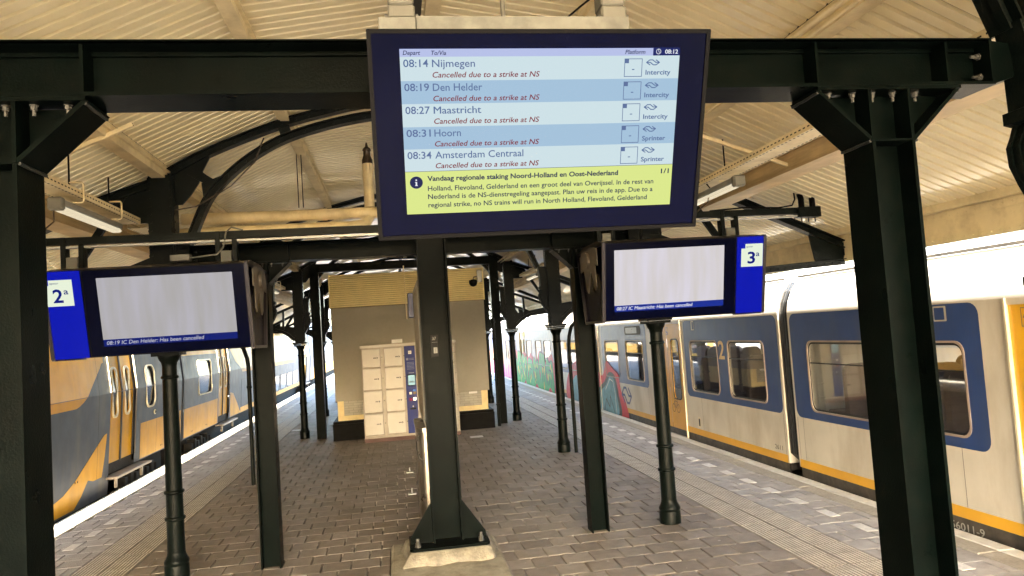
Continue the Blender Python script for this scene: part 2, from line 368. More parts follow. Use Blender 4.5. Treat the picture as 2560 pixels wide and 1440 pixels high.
# tactile paving: ribbed tiles, two wide
def tact_mb():
    mb = MB(); mb.box(-.147, .147, -.149, .149, -.05, -.006)
    for k in range(8): x = -.128+k*.0366; mb.add([(x-.0125, -.149, -.006), (x+.0125, -.149, -.006), (x+.0125, .149, -.006), (x-.0125, .149, -.006), (x-.009, -.146, 0), (x+.009, -.146, 0), (x+.009, .146, 0), (x-.009, .146, 0)], [(4, 5, 6, 7), (0, 1, 5, 4), (1, 2, 6, 5), (2, 3, 7, 6), (3, 0, 4, 7)])
    return mb
tm = tact_mb().build('tactile_tile', M_tact); tme = tm.data
M_tactd = mat('tactile_groove', (.25, .23, .195), .8)
def ridge_mats(me):
    me.materials.append(M_tactd)
    for p in me.polygons:
        if p.center.z < -.0012: p.material_index = 1
ridge_mats(tme); bpy.data.objects.remove(tm)
far = MB(); base = tact_mb()
for xs in (3.71, 4.02, -3.37, -3.06):
    for j in range(-30, 222):
        y = 7.2+j*.302
        if 5.9 < y < 24 and (xs > 0 or y > 7.3):
            o = bpy.data.objects.new('tactile_tile', tme); C.objects.link(o); o.parent = plat
            o.location = (xs+random.gauss(0, .002), y, random.gauss(.001, .0012)); o.rotation_euler = (random.gauss(0, .003), random.gauss(0, .003), random.gauss(0, .004))
        elif -4 < y < 74: far.add([(v[0]+xs, v[1]+y, v[2]) for v in base.v], base.f)
o = stuff(far.build('distant_tactile_tiles', M_tact, plat, fix=False)); ridge_mats(o.data)
# white marking stones laid on the grey strip, coping, white edge
mk = paver_mesh(.125, .29, .004, .002).build('marking_stone', M_white); mme = mk.data; bpy.data.objects.remove(mk)
for x, y00 in ((4.65, 7.08), (-4.0, 10.46)):
    for j in range(-22, 105):
        y = y00+j*.635
        if 4 < y < 70:
            o = bpy.data.objects.new('marking_stone', mme); C.objects.link(o); o.parent = plat; o.location = (x, y, .0065)
cope = {}
for key, w, m in (('a', .215, M_cop), ('b', .165, M_edgew)):
    o = paver_mesh(w, .99, .05, .008).build('coping_stone', m); cope[key] = o.data; bpy.data.objects.remove(o)
for x, key in ((5.135, 'a'), (5.335, 'b'), (-4.56, 'a'), (-4.765, 'b')):
    for j in range(-12, 72):
        o = bpy.data.objects.new('coping_stone', cope[key]); C.objects.link(o); o.parent = plat; o.location = (x, j+.5, random.gauss(0, .0015))
stuff(MB().box(PL, PL+.05, -14, 75, -.044, -.03).build('platform_lip', M_cop, plat))

gm = MB(); rg_ = random.Random(5)
for i in range(150):
    y = 6.3+rg_.random()**1.6*16; x = rg_.uniform(-2.6, 3.4); r = rg_.uniform(.006, .017)
    if -.3 < x < 1.1 and y < 8.4: continue
    ring = [(x+r*rg_.uniform(.7, 1.1)*math.cos(k*math.pi/4), y+r*rg_.uniform(.7, 1.1)*math.sin(k*math.pi/4), .0045) for k in range(8)]; gm.add(ring, [tuple(range(8))])
stuff(gm.build('gum_spots', mat('old_gum', (.42, .40, .36), .8), plat, fix=False))
# ------------------------------------------------------------------ canopy roof
def rz(u):   # underside of cladding
    P = [(0, 4.98), (1.35, 4.77), (2.62, 4.19), (3.40, 3.83), (3.62, 3.78), (5.02, 3.19)]
    for (a, za), (b, zb) in zip(P, P[1:]):
        if u <= b: return za+(zb-za)*(u-a)/(b-a)
    return P[-1][1]
roof = thing('platform_canopy', 'cream board-clad canopy roof over the island platform', 'canopy', (XC, 8, 3))
rinv = Vector((-XC, -8, -3))
class RB(MB):
    def build(s, name, m, parent=None, fix=True):
        if parent is roof: s.v = [(v[0]+rinv.x, v[1]+rinv.y, v[2]+rinv.z) for v in s.v]
        return MB.build(s, name, m, parent, fix)
SEG = [(.06, 1.33), (1.38, 2.56), (2.68, 3.38), (3.64, 5.0)]
Y0, Y1, BP = -9, 36, .116
SCALE_Y = []
for sgn in (-1, 1):
    for si, (a, b) in enumerate(SEG):
        x0, x1 = XC+sgn*a, XC+sgn*b; z0, z1 = rz(a), rz(b)
        d = Vector((x1-x0, 0, z1-z0)).normalized(); n = Vector((-d.z, 0, d.x)); n = n if n.z > 0 else -n
        # backing (roof skin)
        q = [(x0, Y0, z0), (x1, Y0, z1), (x1, Y1, z1), (x0, Y1, z0)]
        up = n*.022; q1 = [Vector(p)+up for p in q]; q2 = [Vector(p)+n*.06 for p in q]
        RB().add(q1+q2, [(0, 1, 2, 3), (7, 6, 5, 4), (0, 4, 5, 1), (1, 5, 6, 2), (2, 6, 7, 3), (3, 7, 4, 0)]).build('roof_skin', M_back, roof)
        def board(mb, y):
            w = BP/2-.0105; c = .006
            lo = [Vector((x0, y-w+c, z0)), Vector((x1, y-w+c, z1)), Vector((x1, y+w-c, z1)), Vector((x0, y+w-c, z0))]
            hi = [Vector((x0, y-w, z0))+n*.02, Vector((x1, y-w, z1))+n*.02, Vector((x1, y+w, z1))+n*.02, Vector((x0, y+w, z0))+n*.02]
            mb.add(lo+hi, [(3, 2, 1, 0), (0, 1, 5, 4), (1, 2, 6, 5), (2, 3, 7, 6), (3, 0, 4, 7)])
        proto = RB(); board(proto, 8.0); po = proto.build('ceiling_board', M_cream, roof)
        s0 = {0: 6.6, 1: 5.3, 2: 5.0, 3: 4.6}[si]; k0 = math.ceil((s0-8.0)/BP); ks = set(range(k0, k0+37)); bulk = RB()
        for k in range(int((Y0-8)/BP)+1, int((Y1-8)/BP)):
            if k == 0: continue
            if k in ks: o = bpy.data.objects.new('ceiling_board', po.data); C.objects.link(o); o.parent = roof; o.location = (0, k*BP, 0)
            else: board(bulk, 8.0+k*BP)
        stuff(bulk.build('distant_ceiling_boards', M_cream, roof, fix=False))
for s in (-1, 1):
    m = RB(); U = [0, 1.35, 2.62, 3.40, 3.62, 5.07]
    for a, b in zip(U, U[1:]):
        m.add([(XC+s*a, Y0, rz(a)+.075), (XC+s*b, Y0, rz(b)+.075), (XC+s*b, Y1, rz(b)+.075), (XC+s*a, Y1, rz(a)+.075), (XC+s*a, Y0, rz(a)+.10), (XC+s*b, Y0, rz(b)+.10), (XC+s*b, Y1, rz(b)+.10), (XC+s*a, Y1, rz(a)+.10)], [(0, 1, 2, 3), (7, 6, 5, 4), (0, 4, 5, 1), (2, 6, 7, 3)])
    m.build('roof_covering', M_skirtr, roof, fix=False)  # unseen outer cover, added to stop sun leaking between the slopes
# purlins along the platform
for u, w, h in ((1.355, .11, .10), (2.62, .13, .12)):
    for s in (-1, 1):
        x = XC+s*u; z = rz(u)
        RB().box(x-w/2, x+w/2, Y0, Y1, z-h, z+.02).box(x-w/2-.03, x+w/2+.03, Y0, Y1, z-h*.45, z-h*.3).build('purlin', M_creamd, roof)
RB().box(XC+.08, XC+.2, Y0, Y1, rz(0)-.1, rz(0)-.02).build('purlin', M_creamd, roof)
for s in (-1, 1):
    # gutter box between the two roof slopes
    a, b = XC+s*3.40, XC+s*3.62; lo, hi = min(a, b), max(a, b); z = 3.80
    RB().box(lo, hi, Y0, Y1, z-.20, z+.03).box(lo-.025, hi+.025, Y0, Y1, z-.235, z-.205).box(lo-.03, hi+.03, Y0, Y1, z-.06, z-.03).box(lo-.045, hi+.045, Y0, Y1, z+.03, z+.05).build('gutter', M_creamw, roof)
    # eaves girder with rivets
    xe = XC+s*5.06
    RB().box(min(xe, xe+s*.012), max(xe, xe+s*.012), Y0, Y1, 2.83, 3.20).build('eaves_girder', M_creamd, roof)
    RB().box(*sorted((xe-s*.10, xe-s*.003)), Y0, Y1, 3.145, 3.16).box(*sorted((xe-s*.10, xe-s*.085)), Y0, Y1, 3.163, 3.24).build('eaves_trim', M_creamd, roof)
    RB().box(*sorted((xe-s*.012, xe-s*.001)), Y0, Y1, 3.06, 3.14).box(*sorted((xe-s*.012, xe-s*.001)), Y0, Y1, 2.835, 2.90).build('girder_angle', M_creamd, roof)
    if s > 0: RB().box(*sorted((xe+s*.013, xe+s*.055)), Y0, Y1, 3.10, 3.22).build('eaves_shade_lip', M_creamd, roof)  # unseen lip on one side, added to shade the right train below the roof
    rv = RB()
    y = 2
    while y < 22:
        for zz in (3.10, 2.868):
            c = Vector((xe-s*.012, y+(.05 if zz < 3 else 0), zz)); r = .012
            ring = [c+Vector((0, math.cos(t*math.pi/3)*r, math.sin(t*math.pi/3)*r)) for t in range(6)]
            top = [c+Vector((-s*.008, math.cos(t*math.pi/3)*r*.5, math.sin(t*math.pi/3)*r*.5)) for t in range(6)]
            rv.add(ring+top, [(t, (t+1) % 6, 6+(t+1) % 6, 6+t) for t in range(6)]+[tuple(range(6, 12))], True)
        y += .105
    stuff(rv.build('rivets', M_creamd, roof))
# conduits beside the purlin, on the right
RB().tube([(2.70, 3, 4.07), (2.70, 20, 4.07)], .018).tube([(2.76, 3, 4.04), (2.76, 20, 4.04)], .014).build('conduit', M_creamd, roof)

# ------------------------------------------------------------------ cast iron columns and trusses
ROWS = [2.70, 8.05, 13.35, 18.65, 23.95, 29.25]
def make_column(s):
    """s = +1: right side (centre of canopy at -x), built at the origin"""
    t = thing('canopy_column', 'x', 'column')
    MB().lathe(0, 0, [(.118, 0), (.118, .13), (.112, .145), (.120, .155), (.120, .175), (.105, .20), (.090, .235), (.086, .26)], 22).build('base', M_iron, t)
    MB().lathe(0, 0, [(.086, .26), (.083, .60), (.080, .9), (.076, 1.6), (.070, 2.14)], 22).build('shaft', M_iron, t)
    for z, r in ((.595, .098), (.86, .096), (2.02, .084)):
        MB().lathe(0, 0, [(r-.018, z-.022), (r, z-.012), (r+.003, z), (r, z+.012), (r-.018, z+.022)], 22).build('collar', M_iron, t)
    MB().lathe(0, 0, [(.072, 2.135), (.078, 2.17), (.098, 2.20), (.106, 2.225), (.11, 2.24)], 22).box(-.135, .135, -.135, .135, 2.24, 2.27).box(-.15, .15, -.15, .15, 2.272, 2.302).box(-.168, .168, -.168, .168, 2.304, 2.345).build('capital', M_iron, t)
    st = MB().box(-.112, .112, -.10, .10, 2.346, 4.10)
    for sx in (-1, 1): st.box(min(sx*.112, sx*.126), max(sx*.112, sx*.126), -.085, .085, 2.36, 4.08)
    st.build('stanchion', M_iron, t)
    rv = MB()
    z = 2.42
    while z < 4.05:
        for sx in (-1, 1):
            rv.box(sx*.094-.009, sx*.094+.009, -.108, -.1, z-.009, z+.009)
            rv.box(*sorted((sx*.126, sx*.134)), -.074, -.056, z-.009, z+.009)
        z += .085
    stuff(rv.build('rivets', M_iron, t))
    # scrolled corbel towards the middle
    poly = [(-.127, 2.55), (-.17, 2.62), (-.235, 2.74), (-.27, 2.82), (-.275, 2.90), (-.25, 2.95), (-.235, 2.99), (-.275, 3.0), (-.275, 3.05), (-.245, 3.06), (-.25, 3.28), (-.275, 3.42), (-.127, 3.42)]
    if s < 0: poly = [(-a, b) for a, b in poly]
    m = MB().prism(poly, xz, -.07, .07)
    for k in (-1, 0, 1): m.prism([(a*1.03 if abs(a) > .2 else a, b) for a, b in poly[:6]]+[poly[-1]], xz, k*.045-.008, k*.045+.008)
    c = -s*.225; m.tube([(c, -.078, 2.885), (c, .078, 2.885)], .04, 14)
    m.build('corbel', M_iron, t)
    return t
labR = {2.70: 'dark green iron column with scrolled capital at right edge of the picture', 8.05: 'green cast-iron column standing under the right platform sign', 13.35: 'green cast-iron column with curved downpipe beside it, right side', 18.65: 'thin green iron column beside green graffiti, behind the right portal leg', 23.95: 'green iron column mostly hidden right of the kiosk', 29.25: 'farthest green iron column on the right'}
labL = {2.70: 'dark green iron column outside the left edge, beside the black portal leg', 8.05: 'green cast-iron column standing under the left platform sign', 13.35: 'green iron column behind the left leg of the second portal', 18.65: 'green iron column left of the kiosk beside the mitred frame', 23.95: 'green iron column behind the mitred frame on the left', 29.25: 'farthest green iron column on the left'}
cR, cL = make_column(1), make_column(-1)
for i, y in enumerate(ROWS):
    for s, pr, lab, x in ((1, cR, labR, 2.93), (-1, cL, labL, -2.31)):
        o = pr if i == 0 else copy_tree(pr)
        o.location = (x, y, 0); o['label'] = lab[y]; o['category'] = 'column'; o['group'] = 'cast-iron columns of the platform canopy'
def smooth_pts(P, n=6):
    out = []
    for i in range(len(P)-1):
        p0 = Vector(P[max(i-1, 0)]); p1 = Vector(P[i]); p2 = Vector(P[i+1]); p3 = Vector(P[min(i+2, len(P)-1)])
        for k in range(n):
            t = k/n; out.append(.5*((2*p1)+(p2-p0)*t+(2*p0-5*p1+4*p2-p3)*t*t+(3*p1-p0-3*p2+p3)*t**3))
    out.append(Vector(P[-1])); return out
def rib(mb, pts, w, depth, y=0, fl=.012):
    """T-shaped rib: web of height w in the x-z plane, flange of the given depth on both edges"""
    n = len(pts); up = []; lo = []
    for i, p in enumerate(pts):
        d = (pts[min(i+1, n-1)]-pts[max(i-1, 0)]).normalized(); nn = Vector((-d.y, d.x)); up.append(p+nn*w/2); lo.append(p-nn*w/2)
    for A, B, dep in ((up, lo, .02), ([a for a in up], [a+(b-a).normalized()*fl for a, b in zip(up, lo)], depth), ([b for b in lo], [b+(a-b).normalized()*fl for a, b in zip(up, lo)], depth)):
        for i in range(n-1):
            q = [A[i], A[i+1], B[i+1], B[i]]
            vs = [(p.x, y-dep/2, p.y) for p in q]+[(p.x, y+dep/2, p.y) for p in q]
            mb.add(vs, [(0, 1, 2, 3), (7, 6, 5, 4), (0, 4, 5, 1), (1, 5, 6, 2), (2, 6, 7, 3), (3, 7, 4, 0)])
    return mb
def make_truss():
    t = thing('roof_truss', 'x', 'truss')
    lo = [(2.36, 3.40), (2.20, 3.78), (2.06, 3.98), (1.77, 4.24), (1.42, 4.45), (1.0, 4.595), (.5, 4.70), (0, 4.735)]
    upc = [(2.66, 4.07), (2.28, 4.28), (1.87, 4.46), (1.38, 4.64), (.95, 4.755), (.5, 4.85), (0, 4.88)]
    for nm, P, w in (('lower_rib', lo, .085), ('upper_rib', upc, .085)):
        full = P+[(-a, b) for a, b in P[-2::-1]]
        rib(MB(), smooth_pts(full), w, .11).build(nm, M_iron, t)
    for s in (-1, 1):
        sf = lambda a, b, d: (s*a, d, b)
        # gusset plate at stanchion head and outer plate
        MB().prism([(2.5, 4.12), (2.30, 4.24), (2.12, 4.31), (2.2, 4.16), (2.25, 4.02), (2.33, 3.90), (2.42, 3.80), (2.5, 3.80)], sf, -.012, .012).build('gusset_plate', M_iron, t)
        MB().prism([(2.74, 4.08), (3.05, 3.97), (3.02, 3.72), (2.99, 3.68), (3.01, 3.62), (2.74, 3.62)], sf, -.014, .014).build('gusset_plate', M_iron, t)
        # Y brace joining the ribs
        MB().prism([(2.36, 4.12), (2.2, 4.02), (2.06, 3.94), (2.04, 4.02), (2.16, 4.10), (2.28, 4.20)], sf, -.02, .02).prism([(2.22, 4.02), (1.95, 4.12), (1.94, 4.04), (2.1, 3.86), (2.2, 3.78)], sf, -.018, .018).build('rib_brace', M_iron, t)
        MB().prism([(1.42, 4.60), (1.31, 4.64), (1.29, 4.56), (1.40, 4.52)], sf, -.03, .03).build('rib_strut', M_iron, t)
        # cantilever wing
        rib(MB(), [Vector((s*2.74, 4.02)), Vector((s*3.2, 3.86)), Vector((s*5.06, 3.03))], .09, .12).build('wing_rafter', M_iron, t)
        rib(MB(), smooth_pts([(s*2.74, 2.40), (s*2.95, 2.58), (s*3.25, 2.69), (s*3.7, 2.755), (s*4.3, 2.795), (s*5.06, 2.83)]), .075, .12).build('wing_bracket', M_iron, t)
        MB().prism([(4.62, 3.17), (5.07, 2.98), (5.07, 2.85), (4.68, 2.83)], sf, -.014, .014).build('tip_plate', M_iron, t)
        MB().bar((s*2.74, 0, 3.23), (s*3.70, 0, 2.86), .05, .06).build('lower_strut', M_iron, t)
        MB().bar((s*3.0, 0, 3.90), (s*3.70, 0, 2.84), .05, .07).build('diagonal_strut', M_iron, t)
        MB().bar((s*2.98, 0, 3.14), (s*3.0, 0, 2.66), .045, .05, (1, 0, 0)).build('post', M_iron, t)
        MB().prism([(2.74, 2.72), (3.05, 2.76), (3.45, 2.82), (3.62, 2.86), (3.75, 2.77), (3.1, 2.64), (2.74, 2.44)], sf, -.01, .01).build('spandrel_plate', M_iron, t)
        rv = MB()
        for k in range(22):
            u = 2.9+k*.1; zz = 4.02-(u-2.74)*.43
            rv.box(s*u-.012, s*u+.012, -.018, -.010, zz-.012, zz+.012)
            zz = 2.76+.035*(u-3.3) if u > 3.3 else 2.62+.3*(u-2.9)
            rv.box(s*u-.013, s*u+.013, -.022, -.012, zz-.02, zz+.005)
        for P in (lo, upc):
            for a, b in [(p.x, p.y) for p in smooth_pts(P, 3)][1:-1]: rv.box(s*a-.011, s*a+.011, -.018, -.010, b-.011, b+.011)
        stuff(rv.build('rivets', M_iron, t))
    MB().tube([(-2.4, 0, 3.27), (2.4, 0, 3.27)], .016).tube([(-.2, 0, 3.27), (.0, 0, 3.27)], .032).tube([(-.05, 0, 3.27), (-.05, 0, 3.24)], .02).build('tie_rod', M_iron, t)
    MB().tube([(.08, 0, 3.2), (.08, 0, 4.7)], .01, 6).build('hanger_rod', M_iron, t)
    return t
trl = {2.70: 'nearest black iron roof arch, its curved rib at the top right', 8.05: 'black riveted iron arch over the left and right platform signs', 13.35: 'iron roof arch with a thin black tie rod in front of the kiosk', 18.65: 'iron roof arch just behind the kiosk front', 23.95: 'iron roof arch behind the kiosk, second from the far end', 29.25: 'farthest iron roof arch at the end of the canopy'}
tr = make_truss()
for i, y in enumerate(ROWS):
    o = tr if i == 0 else copy_tree(tr); o.location = (XC, y, 0); o['label'] = trl[y]; o['category'] = 'truss'; o['group'] = 'iron roof arches of the canopy'
    if y in (2.70, 8.05):
        for ch in list(o.children):
            if ch.name.startswith(('tie_rod', 'hanger_rod')): bpy.data.objects.remove(ch)

# ------------------------------------------------------------------ steel portals
def hbeam_v(mb, x0, x1, y0, y1, z0, z1, tf=.014, tw=.01):
    mb.box(x0, x0+tf, y0, y1, z0, z1).box(x1-tf, x1, y0, y1, z0, z1).box(x0+tf, x1-tf, (y0+y1)/2-tw/2, (y0+y1)/2+tw/2, z0, z1); return mb
def nut(mb, x, y, z, r=.018, h=.03, ax='z'):
    ring = lambda rr, k: [(x+rr*math.cos(t*math.pi/3), y+rr*math.sin(t*math.pi/3), k) if ax == 'z' else ((k, x+rr*math.cos(t*math.pi/3), y+rr*math.sin(t*math.pi/3)) if ax == 'x' else (x+rr*math.cos(t*math.pi/3), k, y+rr*math.sin(t*math.pi/3))) for t in range(6)]
    for rr, a, b in ((r*1.4, z, z-.004), (r, z-.004, z-h), (r*.55, z-h, z-h-.02)):
        v = ring(rr, a)+ring(rr, b); mb.add(v, [(t, (t+1) % 6, 6+(t+1) % 6, 6+t) for t in range(6)]+[tuple(range(6)), tuple(range(6, 12))])
def portal(label, y0, xl, xr, zb, bl, br):
    t = thing('steel_portal', label, 'steel frame', (0, y0, 0), 'green steel portal frames')
    y = 0; D = .2; zt = zb+.2
    Wp = .195; R_ = .21
    for x in (xl, xr):
        hbeam_v(MB(), x, x+Wp, 0, D, 0, zb-R_-.02).build('post', M_green, t)
        hd = hbeam_v(MB(), x, x+Wp, 0, D, zb-R_-.018, zb-.016)
        hd.box(x+.015, x+Wp-.015, .004, D-.004, zb-R_-.022, zb-R_-.012); hd.build('post_head', M_green, t)
        s = 1 if x < 0 else -1          # the inner side (towards the middle)
        for sd, xf in ((s, x+Wp if s > 0 else x), (-s, x if s > 0 else x+Wp)):
            # inclined flange plate and thin triangular web behind it
            MB().prism([(xf+sd*.001, zb-R_-.002), (xf+sd*.001, zb-R_-.024), (xf+sd*(R_+.022), zb-.017), (xf+sd*R_, zb-.017)], xz, 0, D).build('haunch_flange', M_green, t)
            MB().prism([(xf+sd*.001, zb-.018), (xf+sd*(R_-.004), zb-.018), (xf+sd*.001, zb-R_)], xz, D/2-.005, D/2+.005).build('haunch_web', M_green, t)
            for px_, pz_ in ((xf+sd*.008, zb-R_-.022), (xf+sd*(R_+.012), zb-.026)):
                w = MB(); w.tube([(px_, .002, pz_)]+[(px_+random.uniform(-.0015, .0015), y_, pz_+random.uniform(-.0015, .0015)) for y_ in (.03, .06, .09, .12, .15, .17)]+[(px_, D-.002, pz_)], .0065, 6); w.build('weld_seam', M_weld, t)
        xi = x+Wp if s > 0 else x; xo = x if s > 0 else x+Wp
        a_, b_ = sorted((xi+s*(R_+.012), xo-s*(R_+.03))); MB().box(a_, b_, 0, D, zb-.015, zb-.001).build('cap_plate', M_green, t)
        for dx in (-.155, -.05+.0, .135, .20-.155+.0, .245):
            bo = MB(); nut(bo, x+Wp/2+s*dx, .05, zb-.016, .0115, .018); bo.build('bolt', M_bolt, t)
    bm = MB().box(bl, br, 0, D, zb, zb+.014).box(bl, br, 0, D, zt-.014, zt).box(bl, br, D/2-.005, D/2+.005, zb+.014, zt-.014)
    bm.box(bl, br, D/2-.02, D/2-.005, zt-.03, zt-.014).box(bl, br, 0, .012, zt-.0135, zt-.006)
    bm.build('beam', M_green, t)
    for x in (xl+.407, xr-.212, xr+.385, xl-.19):
        if bl < x < br: MB().box(x-.006, x+.006, .003, D-.003, zb+.0145, zt-.0145).build('stiffener', M_green, t)
    for x, s in ((br, 1), (bl, -1)):
        MB().box(*sorted((x+s*.001, x+s*.016)), 0, D, zb-.0, zt).build('end_plate', M_green, t)
        for zz in (zb+.05, zt-.06):
            bo = MB(); nut(bo, D*.3, zz, x-.002 if s > 0 else x+.05, .0115, .018, 'x'); bo.build('bolt', M_bolt, t)
    return t
p1 = portal('nearest black-green steel portal whose beam crosses the top of the picture', 2.70, -1.435, 1.972, 3.165, -2.04, 2.56)
# bracket arms clamping the near beam to the right and left columns
for s, a, b in ((1, 2.578, 2.805), (-1, -2.058, -2.185)):
    MB().prism([(a, 3.17), (b, 3.24), (b, 3.33), (a, 3.36)], xz, .015, .185).build('column_bracket', M_green, p1)
p2 = portal('second green steel portal, behind the hanging platform signs', 7.96, -1.48, 2.0, 3.155, -2.04, 2.66)
# third: mitred angle frame in front of the kiosk
t = thing('mitred_frame', 'plain dark green frame with mitred corners in front of the kiosk', 'steel frame', (0, 18.25, 0))
yk = 0
for x, s in ((-1.98, 1), (2.62, -1)):
    a, b = sorted((x, x+s*.21)); zt = 4.2
    m = MB().prism([(a, 0), (b, 0), (b, zt-(.2 if s > 0 else 0)), (a, zt-(0 if s > 0 else .2))], xz, 0, .012)
    m.box(*sorted((x+s*.196, x+s*.21)), .013, .2, 0, zt-.2); m.build('post', M_green, t)
MB().prism([(-1.975, 4.2), (2.615, 4.2), (2.415, 4.0), (-1.775, 4.0)], xz, .0, .012).box(-1.77, 2.41, .013, .2, 4.0, 4.014).build('beam', M_green, t)
# ------------------------------------------------------------------ centre post with footing
t = thing('centre_post', 'tall black-green steel post with triangular gussets, bolted in the middle of the platform', 'post', (.406, 7.6, .2))
tf = (-.406, -7.6, -.2)
class LB(MB):
    off = tf
    def build(s, name, m, parent=None, fix=True):
        s.v = [(v[0]+s.off[0], v[1]+s.off[1], v[2]+s.off[2]) for v in s.v]; return MB.build(s, name, m, parent, fix)
hbeam_v(LB(), .257, .555, 7.45, 7.75, .221, 3.9, .018, .014).build('shaft', M_green, t)
bp = LB().prism([(.02, 7.33), (.06, 7.29), (.77, 7.29), (.80, 7.33), (.80, 7.82), (.02, 7.82)], xy, .195, .22); bp.build('base_plate', M_green, t)
LB().prism([(.256, .222), (.256, .60), (.245, .60), (.035, .28), (.035, .222)], xz, 7.5, 7.514).build('gusset_plate', M_green, t)
LB().prism([(.556, .222), (.556, .60), (.567, .60), (.785, .28), (.785, .222)], xz, 7.5, 7.514).build('gusset_plate', M_green, t)
for x, y in ((.10, 7.38), (.72, 7.38), (.10, 7.74), (.72, 7.74)):
    b = LB(); b.lathe(x, y, [(.034, .2205), (.034, .226), (.026, .2265), (.026, .26), (.017, .261), (.017, .30)], 6); b.build('anchor_bolt', M_bolt, t)
LB().cbox(.345, .43, 7.586, 7.592, 2.045, 2.275, .002).build('number_plate', M_black, t)
m = LB(); text(m, '37', .365, .405, 2.222, .03, xz, 7.583); m.box(.36, .416, 7.5835, 7.5842, 2.196, 2.199); m.build('plate_number', M_gprint, t)
LB().box(.375, .413, 7.583, 7.585, 2.085, 2.145).build('voltage_sticker', M_gprint, t)
m = LB(); stroke(m, [(.399, 2.138), (.388, 2.115), (.398, 2.114), (.388, 2.092)], .004, xz, 7.581); m.build('voltage_symbol', M_print, t)
ft = thing('concrete_footing', 'white-painted worn concrete footing under the centre post', 'footing', (.38, 7.5, 0))
LB.off = (-.38, -7.5, 0)
LB().cbox(-.17, .93, 6.65, 8.12, -.04, .075, .025).build('slab', M_slab, ft)
m = LB(); bmx = bmesh.new(); bmesh.ops.create_grid(bmx, x_segments=16, y_segments=12, size=.5)
for v in bmx.verts:
    x, y = v.co.x*2, v.co.y*2; e = max(abs(x), abs(y)); h = .193 if e < .88 else .193-(e-.88)*.95
    k = 1+(.06*math.sin(7*x+3*y)+.04*math.sin(13*y)) * (e > .8)
    v.co = Vector((.41+x*.45*k, 7.545+y*.34*k, h+random.gauss(0, .0025)*(e > .8)))
m.bm(bmx, True); m.build('mortar_bed', M_conc, ft)

# ------------------------------------------------------------------ departure board
def frame(cx, cy, cz, tilt, mirror=False):
    x = Vector((1, 0, 0)); y = Vector((0, -math.sin(tilt), math.cos(tilt))); n = Vector((0, -math.cos(tilt), -math.sin(tilt)))
    M = Matrix((x, y, n)).transposed().to_4x4(); M.translation = (cx, cy, cz); return M
db = thing('departure_board', 'large navy departure screen listing cancelled trains, hanging at the top centre', 'departure screen', M=frame(.546, 2.47, 2.925, math.radians(22.2)))
DW, DH = 1.172, .70
MB().cbox(-DW/2, DW/2, -DH/2, DH/2, -.085, -.004, .008).build('housing', M_black, db)
MB().prism(rrect(-DW/2, DW/2, -DH/2, DH/2, .004), xy, -.003, .006, holes=[rrect(-DW/2+.014, DW/2-.014, -DH/2+.014, DH/2-.014, .004)]).build('frame', M_black, db)
MB().box(-DW/2+.014, DW/2-.014, -DH/2+.014, DH/2-.014, -.003, .001).build('front_glass', M_navy, db)
SX0, SY0 = -.483, .288        # screen origin (top-left) in board coordinates
def sc(a, b, d): return (SX0+a*.99, SY0+b*.99, d)
def rect(mb, a0, a1, b0, b1, d): mb.add([sc(a0, b0, d), sc(a1, b0, d), sc(a1, b1, d), sc(a0, b1, d)], [(0, 1, 2, 3)])
RYS = [-.025, -.102, -.177, -.2535, -.3285, -.405]
d0 = .0018
m = MB(); rect(m, 0, .972, -.555, .0015, d0-.0004); m.build('screen_backlight', E_nav, db)
m = MB(); rect(m, 0, .8745, RYS[0], 0, d0); m.build('header_band', E_hdr, db)
for i in range(5):
    m = MB(); rect(m, 0, .972, RYS[i+1], RYS[i], d0); m.build('row_band', E_row if i % 2 == 0 else E_rowb, db)
m = MB(); rect(m, 0, .972, -.555, RYS[5], d0); m.build('message_band', E_yel, db)
d1 = d0+.0008
N = MB(); B = MB(); Rr = MB(); Wt = MB(); _text = text
def text(mb, *a, **k):      # every line of lettering is a part of its own
    for q_, nm, mt in ((N, 'navy_lettering', E_tnav), (B, 'grey_blue_lettering', E_tblu), (Rr, 'red_lettering', E_tred), (Wt, 'white_lettering', E_twh)):
        if mb is q_:
            m_ = MB(); _text(m_, *a, **k)
            if 'M' in a[0]: _text(m_, a[0], a[1]+.0009, a[2]+.0009, *a[3:6], a[6]+.0001, **k) if len(a) < 8 else _text(m_, a[0], a[1]+.0009, a[2]+.0009, *a[3:6], a[6]+.0001, *a[7:])
            m_.build(nm, mt, db, fix=False); return
    _text(mb, *a, **k)
text(N, 'Depart', .0103, .068, -.0188, .0135, sc, d1, .010, .22); text(N, 'To/Via', .104, .1535, -.0195, .0135, sc, d1, .010, .22)
text(N, 'Platform', .773, .846, -.0192, .0135, sc, d1, .010, .22)
text(Wt, '08:12', .9175, .965, -.0188, .0135, sc, d1, .02)
rg = [sc(.894+.009*math.cos(k*math.pi/12), -.0116+.009*math.sin(k*math.pi/12), d1) for k in range(24)]; ri = [sc(.894+.0072*math.cos(k*math.pi/12), -.0116+.0072*math.sin(k*math.pi/12), d1) for k in range(24)]
Wt.add(rg+ri, [(k, (k+1) % 24, 24+(k+1) % 24, 24+k) for k in range(24)]); stroke(Wt, [(.894, -.005), (.894, -.0116), (.898, -.015)], .0015, sc, d1+.0002)
rows = [('08:14', 'Nijmegen', .2495, 'Intercity'), ('08:19', 'Den Helder', .273, 'Intercity'), ('08:27', 'Maastricht', .2675, 'Intercity'), ('08:31', 'Hoorn', .1965, 'Sprinter'), ('08:34', 'Amsterdam Centraal', .4157, 'Sprinter')]
